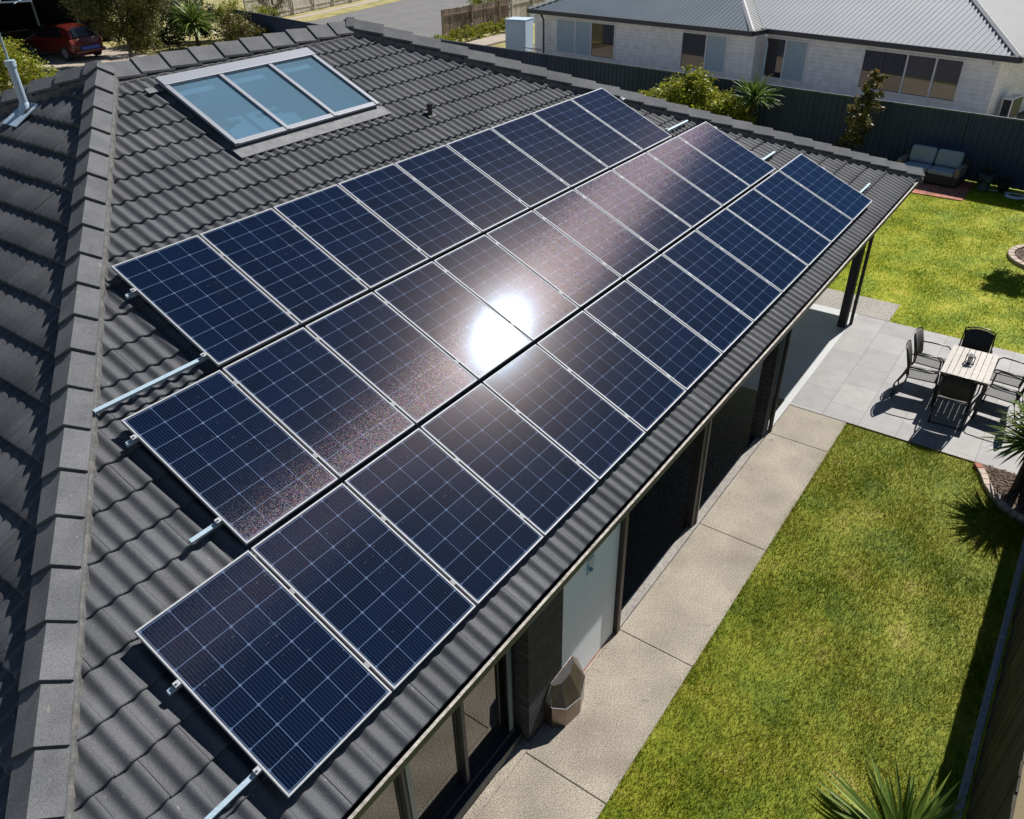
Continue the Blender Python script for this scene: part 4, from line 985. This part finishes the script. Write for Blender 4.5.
# right-hand return eave
MB().obox(O1, b1, -a1, (0, 0, 1), -0.04, 12, 0.022, 0.12, -0.16, 0.03).build('gutter', MT['gutter'], nb)
MB().obox(E1, b1, -a1, (0, 0, 1), 0.02, 1.0, 0.0, 0.10, -0.15, 0.02).build('gutter', MT['gutter'], nb)
# walls
def nwall(p, q, th=0.2, z1=2.39, name='wall'):
    p, q = W((*p, 0)), W((*q, 0)); d = q - p; L_ = d.length; d.normalize(); n_ = Vector((d.y, -d.x, 0))
    o = MB().box(0, L_, -th, 0, 0, z1).build(name, MT['nb_wall'], nb)
    o.location = p; o.rotation_euler = (0, 0, math.atan2(d.y, d.x)); return o
LW0, LW1 = (34.05, 9.93), (36.0, 22.6)
RW0, RW1 = (32.8, 0.5), (35.0, 9.93)
nwall(LW0, LW1); nwall(RW0, RW1); nwall((35.2, 9.70), (34.04, 9.94)); 
nwall((43.0, -1.9), RW0)
nwall(LW1, (45, 21.2))
def nwindow(A0, A1, y0, y1, z0, z1, divs, kinds, lightframe=True, fm=None):
    """window in the wall line A0-A1 spanning world y0..y1"""
    p, q = Vector((*A0, 0)), Vector((*A1, 0)); d = (q - p).normalized(); n_ = Vector((-d.y, d.x, 0))
    if n_.x > 0: n_ = -n_
    def S(y): return (y - p.y) / d.y
    s0, s1 = S(y0), S(y1); O = W(p)
    fr_ = MB(); fw_ = 0.05; up = (0, 0, 1)
    fr_.obox(O, d, n_, up, s0 - 0.03, s1 + 0.03, 0.0, 0.05, z1, z1 + fw_).obox(O, d, n_, up, s0 - 0.05, s1 + 0.05, 0.0, 0.10, z0 - 0.07, z0)
    ds = [s0] + [S(v) for v in divs] + [s1]
    for i, s in enumerate(ds): fr_.obox(O, d, n_, up, s - 0.03, s + 0.03, 0.002, 0.05, z0 + 0.001, z1 - 0.001)
    o = fr_.build('window', fm or MT['nb_trim'], nb)
    for a, b_, kd in zip(ds[:-1], ds[1:], kinds):
        if kd == 'curtain':
            mb = MB(); K = max(8, int((b_ - a) / 0.05)); vs = []; fs = []
            for i in range(K + 1):
                s = a + 0.03 + (b_ - a - 0.06) * i / K; yy = 0.016 + 0.010 * math.sin(i * 1.9)
                vs += [O + d * s + n_ * yy + Vector((0, 0, z0)), O + d * s + n_ * yy + Vector((0, 0, z1))]
                if i: fs.append((2 * i - 2, 2 * i, 2 * i + 1, 2 * i - 1))
            mb.add(vs, fs); mb.build('curtain', MT['curtain'], o)
        else:
            MB().obox(O, d, n_, up, a + 0.03, b_ - 0.03, 0.004, 0.016, z0, z1).build('pane', MT['glass_nb_lit'] if kd == 'lit' else MT['glass_nb'], o)
    return o
nwindow(LW0, LW1, 17.36, 21.05, 0.68, 2.17, [18.80, 19.84], ['dark', 'curtain', 'curtain'])
nwindow(LW0, LW1, 11.26, 13.55, 0.76, 2.18, [12.28], ['curtain', 'dark'])
nwindow(RW0, RW1, 7.82, 9.80, 0.66, 2.17, [8.83], ['curtain', 'dark'])
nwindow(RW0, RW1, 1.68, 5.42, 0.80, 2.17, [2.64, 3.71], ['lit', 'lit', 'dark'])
# render sills band (sloping sill course under the wide window)
p = Vector((*RW0, 0)); 
# downpipes
for (x, y) in ((35.55, 21.75), (32.95, 0.75), (34.1, 9.45)):
    c = W((x, y, 0)); MB().tube([c + Vector((-0.25, 0, 2.42)), c + Vector((-0.12, 0, 2.25)), c + Vector((0, 0, 2.1)), c + Vector((0, 0, 0))], 0.05, 8).build('downpipe', MT['gutter'] if x > 35 else MT['curtain'], nb)
# water tank, AC
tk = empty('water_heater', (36.2, 23.75, 0), R(8), 'pale blue white box shaped water heater at the left end of the neighbouring house', 'water heater')
MB().box(-0.5, 0.5, -0.60, 0.60, 0.35, 1.95).build('cabinet', MT['tank'], tk, bevel=0.05)
MB().box(-0.52, 0.52, -0.62, 0.62, 1.96, 2.0).build('lid', MT['tank'], tk, bevel=0.02)
MB().box(-0.55, 0.55, -0.62, 0.62, 0.0, 0.34).build('stand', MT['timber_pale'], tk)
MB().tube([(-0.52, -0.5, 0.7), (-0.62, -0.7, 0.7), (-0.62, -1.6, 0.62)], 0.03, 6).build('pipe', MT['alu_blue'], tk)
sb = empty('meter_box', (38.6, 24.0, 0), R(8), 'small white box on posts beside the water heater', 'box')
MB().box(-0.3, 0.3, -0.5, 0.5, 1.5, 2.1).build('case', MT['nb_trim'], sb, bevel=0.02); MB().box(-0.05, 0.05, -0.05, 0.05, 0, 1.5).build('post', MT['clamp'], sb)
ac = empty('air_conditioner', (33.75, -0.12, 0), R(-13.5), 'white air conditioner unit beside the right end wall of the white house', 'air conditioner')
MB().box(-0.45, 0.45, -0.18, 0.18, 0.25, 1.05).build('case', MT['nb_trim'], ac, bevel=0.02)
MB().box(-0.40, 0.40, -0.20, -0.181, 0.30, 1.0).build('grille', MT['dark_metal'], ac)
MB().box(-0.452, -0.4505, -0.14, 0.14, 0.32, 0.98).build('side_grille', MT['dark_metal'], ac)
for s in (-0.35, 0.35): MB().box(s - 0.04, s + 0.04, -0.16, 0.16, 0.0, 0.249).build('foot', MT['dark_metal'], ac)

# ================================================================== CARPORT AND CAR
cp = empty('carport', (20, 52, 0), 0, 'dark open carport behind the red car', 'carport')
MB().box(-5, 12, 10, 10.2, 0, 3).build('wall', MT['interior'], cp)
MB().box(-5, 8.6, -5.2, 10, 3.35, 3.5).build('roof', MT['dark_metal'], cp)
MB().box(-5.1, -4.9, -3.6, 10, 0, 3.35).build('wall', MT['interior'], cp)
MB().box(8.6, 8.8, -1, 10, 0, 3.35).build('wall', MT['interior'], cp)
for x, y, r_ in ((5.4, 1.2, 0.07), (7.6, 0.5, 0.07)): MB().tube([(x, y, 0), (x, y, 3.35)], r_, 8).build('post', MT['alu_blue'], cp)
for k, (x, y) in enumerate(((-1.0, 6.5), (1.8, 8.0), (4.5, 7.0))):
    b_ = empty('storage_box', (20 + x, 52 + y, 0), 0.3 * k, ['brown cardboard box inside the carport, left of the car', 'tan cardboard box deep inside the carport', 'dark storage box in the carport behind the car'][k], 'box')
    MB().box(-0.5, 0.5, -0.4, 0.4, 0, 0.8).build('carton', MT['timber_pale'], b_, bevel=0.02); MB().box(-0.49, 0.49, -0.02, 0.02, 0.801, 0.806).build('tape', MT['nb_trim'], b_)

def build_car():
    c = empty('parked_car', (23.95, 48.0, 0), R(96), 'red hatchback parked in the driveway in front of the carport', 'car'); c.scale = (1.22, 1.22, 1.22)
    # local +x = front. half-length 2.05
    st = [  # x, half width at sill, hw at belt, z belt, hw roof, z top
        (-2.03, 0.66, 0.70, 0.62, 0.62, 0.78), (-1.92, 0.78, 0.80, 0.86, 0.66, 0.98), (-1.70, 0.82, 0.83, 0.94, 0.58, 1.28), (-1.35, 0.83, 0.84, 0.94, 0.58, 1.43),
        (-0.8, 0.83, 0.85, 0.94, 0.60, 1.49), (0.0, 0.83, 0.85, 0.93, 0.60, 1.48), (0.45, 0.83, 0.85, 0.92, 0.58, 1.40), (0.85, 0.83, 0.84, 0.91, 0.60, 1.15), (1.15, 0.82, 0.83, 0.90, 0.66, 0.96), (1.75, 0.78, 0.79, 0.78, 0.62, 0.84), (2.0, 0.66, 0.68, 0.58, 0.55, 0.64)]
    vs = []; fs = []
    for (x, hs, hb_, zb, hr, zt) in st:
        half = [(hs * 0.9, 0.22), (hs, 0.34), (hb_ + 0.01, 0.6 * zb + 0.1), (hb_, zb), (hr + 0.04, zt - 0.07 * min(1, (zt - zb) * 3)), (hr - 0.08, zt)]
        ring = [(x, y, z) for y, z in half] + [(x, -y, z) for y, z in reversed(half)]
        vs += ring
    k = 12
    for i in range(len(st) - 1):
        for j in range(k): fs.append((i * k + j, i * k + (j + 1) % k, (i + 1) * k + (j + 1) % k, (i + 1) * k + j))
    fs += [tuple(range(k)), tuple((len(st) - 1) * k + j for j in range(k))]
    mb = MB(); mb.add(vs, fs); o = mb.build('body', MT['car_red'], c, smooth=True)
    sb_ = o.modifiers.new('s', 'SUBSURF'); sb_.levels = 1; sb_.render_levels = 2
    # side windows
    for sg in (1, -1):
        for pts in ([(-1.25, 0.845, 0.99), (-0.35, 0.86, 0.97), (-0.35, 0.70, 1.37), (-1.15, 0.70, 1.36)], [(-0.27, 0.86, 0.97), (0.70, 0.845, 0.96), (0.38, 0.71, 1.28), (-0.27, 0.71, 1.37)]):
            P = [(x, sg * y * 0.985, z) for x, y, z in pts]; MB().extr(P, (0, sg * 0.012, 0)).build('side_window', MT['car_glass'], c)
        tl = MB().extr([(-2.0, sg * 0.74, 0.72), (-1.90, sg * 0.83, 0.72), (-1.82, sg * 0.83, 0.92), (-1.90, sg * 0.70, 0.92)], (-0.03, 0, 0)).build('tail_light', MT['light_red'], c)
        for xw in (-1.30, 1.28):
            wo_ = MB().tube([(xw, sg * 0.66, 0.31), (xw, sg * 0.86, 0.31)], 0.31, 20).build('wheel', MT['tyre'], c)
            MB().tube([(xw, sg * 0.861, 0.31), (xw, sg * 0.872, 0.31)], 0.20, 14).build('rim', MT['rim'], wo_)
    MB().extr([(-1.93, 0.60, 0.99), (-1.93, -0.60, 0.99), (-1.62, -0.50, 1.35), (-1.62, 0.50, 1.35)], (-0.02, 0, 0.015)).build('rear_window', MT['car_glass'], c)
    MB().box(-2.12, -2.02, -0.45, 0.45, 0.46, 0.60).build('number_plate', MT['plate'], c)
    MB().box(-2.10, -1.9, -0.78, 0.78, 0.30, 0.45).build('bumper', MT['car_red'], c, bevel=0.04)
    MB().extr([(0.62, 0.55, 1.34), (0.62, -0.55, 1.34), (1.10, -0.62, 1.02), (1.10, 0.62, 1.02)], (0.02, 0, 0.02)).build('windscreen', MT['car_glass'], c)
    return c
build_car()

# ================================================================== PATIO FURNITURE
def make_chair(label):
    t = empty('patio_chair', (0, 0, 0), 0, label, 'chair', 'woven armchairs around the patio table')
    # faces +x ; seat centre at origin
    mb = MB().box(-0.22, 0.23, -0.215, 0.215, 0.405, 0.43); mb.build('seat', MT['chairmesh'], t, bevel=0.012)
    # curved back
    mb = MB(); K = 8; vs = []; fs = []
    for i in range(K + 1):
        f = i / K; y = -0.215 + 0.43 * f; bow = -0.03 * math.sin(math.pi * f)
        ztop = 0.90 - 0.05 * (abs(f - 0.5) * 2) ** 3
        for (dx, z) in ((-0.205, 0.45), (-0.245, 0.67), (-0.30, ztop)): vs.append((dx + bow, y, z))
    for i in range(K):
        for j in range(2): fs.append((3 * i + j, 3 * (i + 1) + j, 3 * (i + 1) + j + 1, 3 * i + j + 1))
    mb.add(vs, fs); o = mb.build('backrest', MT['chairback'], t, smooth=True)
    sm = o.modifiers.new('s', 'SOLIDIFY'); sm.thickness = 0.018
    for sg in (1, -1):
        y = sg * 0.235
        MB().tube([(0.27, y, 0.0), (0.24, y, 0.3), (0.22, y, 0.60), (0.16, y * 1.04, 0.645), (-0.10, y * 1.04, 0.635), (-0.25, y, 0.62)], 0.012, 8).build('armrest', MT['chairframe'], t, smooth=True)
        MB().tube([(-0.36, y * 0.98, 0.0), (-0.26, y, 0.25), (-0.21, y, 0.42), (-0.25, y, 0.66), (-0.31, y * 0.95, 0.88)], 0.012, 8).build('leg', MT['chairframe'], t, smooth=True)
    MB().tube([(-0.31, -0.22, 0.88), (-0.335, -0.12, 0.912), (-0.345, 0, 0.918), (-0.335, 0.12, 0.912), (-0.31, 0.22, 0.88)], 0.012, 8).tube([(0.23, -0.235, 0.40), (0.23, 0.235, 0.40)], 0.011, 8).tube([(-0.36, -0.23, 0.02), (-0.36, 0.23, 0.02)], 0.011, 8).build('back_frame', MT['chairframe'], t, smooth=True)
    t.scale = (1.07, 1.07, 1.04)
    return t
TC = (12.62, -2.42)
ch = make_chair('black woven chair at the near end of the table, its back to the camera')
spots = [(11.98, -2.38, 0.05, None),
         (13.28, -2.40, math.pi + 0.08, 'black woven chair at the far end of the table, nearest the lawn'),
         (12.36, -1.78, -math.pi / 2 + 0.12, 'grey seated chair on the house side, nearer the camera of the two'),
         (12.93, -1.80, -math.pi / 2 - 0.05, 'grey seated chair on the house side, farther from the camera of the two'),
         (12.44, -3.05, math.pi / 2 - 0.12, 'woven chair on the fence side, nearer the camera of the two'),
         (13.02, -3.02, math.pi / 2 - 0.05, 'woven chair on the fence side, farther from the camera of the two')]
for i, (x, y, a, lb) in enumerate(spots):
    o = ch if i == 0 else copy_tree(ch)
    o.location = (x, y, 0.014); o.rotation_euler = (0, 0, a)
    if lb: o['label'] = lb
tb = empty('patio_table', (TC[0], TC[1], 0.014), 0, 'slatted whitewashed timber dining table with a dark frame on the patio', 'table')
mb = MB()
for k in range(8):
    y = -0.37 + 0.0925 * k; mb.box(-0.56, 0.56, y + 0.003, y + 0.0885, 0.705, 0.735)
mb.build('tabletop', MT['tabletop'], tb, bevel=0.003)
MB().box(-0.53, 0.53, -0.35, -0.32, 0.66, 0.704).box(-0.53, 0.53, 0.32, 0.35, 0.66, 0.704).box(-0.53, -0.50, -0.319, 0.319, 0.66, 0.704).box(0.50, 0.53, -0.319, 0.319, 0.66, 0.704).build('apron', MT['chairframe'], tb)
for sx in (-1, 1):
    for sy in (-1, 1): MB().box(sx * 0.505 - 0.02, sx * 0.505 + 0.02, sy * 0.325 - 0.02, sy * 0.325 + 0.02, 0, 0.659).build('leg', MT['chairframe'], tb)
ln = empty('lantern', (12.63, -2.40, 0.75), 0.4, 'small black lantern standing in the middle of the patio table', 'lantern')
MB().box(-0.06, 0.06, -0.06, 0.06, 0, 0.015).box(-0.06, 0.06, -0.06, 0.06, 0.13, 0.145).build('base_and_lid', MT['dark_metal'], ln)
mb = MB()
for sx in (-1, 1):
    for sy in (-1, 1): mb.box(sx * 0.052 - 0.006, sx * 0.052 + 0.006, sy * 0.052 - 0.006, sy * 0.052 + 0.006, 0.016, 0.129)
mb.build('corner_post', MT['dark_metal'], ln)
MB().tube([(0, 0, 0.016), (0, 0, 0.10)], 0.03, 10).build('candle', MT['nb_trim'], ln)
MB().tube([(-0.04, 0, 0.146), (-0.03, 0, 0.19), (0.03, 0, 0.19), (0.04, 0, 0.146)], 0.005, 6).build('handle', MT['rim'], ln)

# faceted bronze cabinet against the wall
bx = empty('faceted_cabinet', (3.03, -0.005, 0.012), 0, 'faceted bronze metal cabinet standing on the path against the brick wall', 'cabinet')
plan = [(0.0, 0.0), (-0.01, -0.10), (0.10, -0.21), (0.34, -0.25), (0.56, -0.17), (0.66, 0.0)]
zm = [0.40, 0.36, 0.30, 0.27, 0.33, 0.42]
topr = [(0.10, 0.0, 0.58), (0.10, -0.03, 0.56), (0.20, -0.08, 0.53), (0.36, -0.09, 0.53), (0.50, -0.05, 0.56), (0.54, 0.0, 0.60)]
n = 6
vs = [(x, y, 0) for x, y in plan] + [(x, y, z) for (x, y), z in zip(plan, zm)] + topr
fs = [tuple(range(5, -1, -1)), tuple(range(12, 18))] + [(i, (i + 1) % n, n + (i + 1) % n, n + i) for i in range(n)] + [(n + i, n + (i + 1) % n, 2 * n + (i + 1) % n, 2 * n + i) for i in range(n)]
mb = MB(); mb.add(vs, fs); mb.build('case', MT['bronze'], bx, bevel=0.008)
rim = MB()
for i in range(n - 1):
    rim.tube([(plan[i][0], plan[i][1] - 0.002, zm[i]), (plan[i + 1][0], plan[i + 1][1] - 0.002, zm[i + 1])], 0.005, 6)
rim.build('rim', MT['clamp'], bx)

# sofa group
sf = empty('outdoor_sofa', (25.42, 0.78, 0), R(180 - 83) - R(180) + R(0), 'dark wicker two seat sofa with blue grey cushions against the far fence', 'sofa')
sf.rotation_euler = (0, 0, R(-8.5))
# local: back towards +x, length along y
MB().box(-0.38, 0.42, -0.92, 0.92, 0.05, 0.30).build('base', MT['sofa_w'], sf, bevel=0.03)
MB().box(0.30, 0.44, -0.92, 0.92, 0.301, 0.72).build('back_frame', MT['sofa_w'], sf, bevel=0.03)
for sg in (-1, 1):
    MB().box(-0.38, 0.29, sg * 0.85 - 0.07, sg * 0.85 + 0.07, 0.301, 0.60).build('arm', MT['sofa_arm'], sf, bevel=0.03)
    MB().box(-0.36, 0.20, sg * 0.385 - 0.375, sg * 0.385 + 0.375, 0.302, 0.45).build('seat_cushion', MT['cushion'], sf, bevel=0.05)
    o = MB().box(-0.09, 0.09, -0.37, 0.37, -0.24, 0.24).build('back_cushion', MT['cushion'], sf, bevel=0.07)
    o.location = (0.20, sg * 0.385, 0.69); o.rotation_euler = (0, R(14), 0)
pv = MB()
for i in range(10):
    for j in range(12):
        pv.box(23.95 + i * 0.19 + 0.004, 23.95 + (i + 1) * 0.19 - 0.004, -0.45 + j * 0.20 + 0.004, -0.45 + (j + 1) * 0.20 - 0.004, -0.04, 0.012 + random.uniform(0, 0.004))
o = pv.build('brick_paving', MT['brick_red']); o['kind'] = 'structure'
def pot(loc, r_, h, m, label, plant_seed, nbl=60, L_=0.6):
    p = empty('potted_plant', loc, 0, label, 'potted plant')
    MB().tube([(0, 0, 0), (0, 0, h * 0.6), (0, 0, h), (0, 0, h + 0.02)], [r_ * 0.7, r_ * 0.9, r_, r_ * 1.06], 18).build('pot', m, p, smooth=False)
    t = spiky('plant', (0, 0, 0), 0, nbl, L_, 0.04, 'leaf_dark', None, plant_seed, 0.9, tr=0.02); 
    # keep it two levels deep: fronds become a part of the pot thing
    for c in [x for x in bpy.data.objects if x.parent == t]:
        c.parent = p; c.location = (0, 0, h * 0.9)
        if c.name.startswith('trunk'): c.name = 'stem'
        else: c.name = 'foliage'
    bpy.data.objects.remove(t); return p
pot((25.35, -0.75, 0), 0.20, 0.42, MT['pot_blue'], 'plant in a blue glazed pot beside the right arm of the sofa', 61, 70, 0.75)
pot((25.4, -1.25, 0), 0.18, 0.30, MT['dark_metal'], 'small plant in a dark pot near the right border by the fence', 62, 40, 0.4)
hs = empty('garden_hose', (25.05, -1.65, 0), 0, 'pale coiled garden hose lying by the foot of the far fence', 'hose')
mb = MB()
mb.tube([(0.22 * math.cos(a * 0.5) * (1 - a * 0.004), 0.28 * math.sin(a * 0.5) * (1 - a * 0.004), 0.02 + a * 0.001) for a in range(50)] + [(0.3, 0.6, 0.02), (0.35, 1.0, 0.02)], 0.016, 6)
mb.build('coil', MT['tank'], hs)
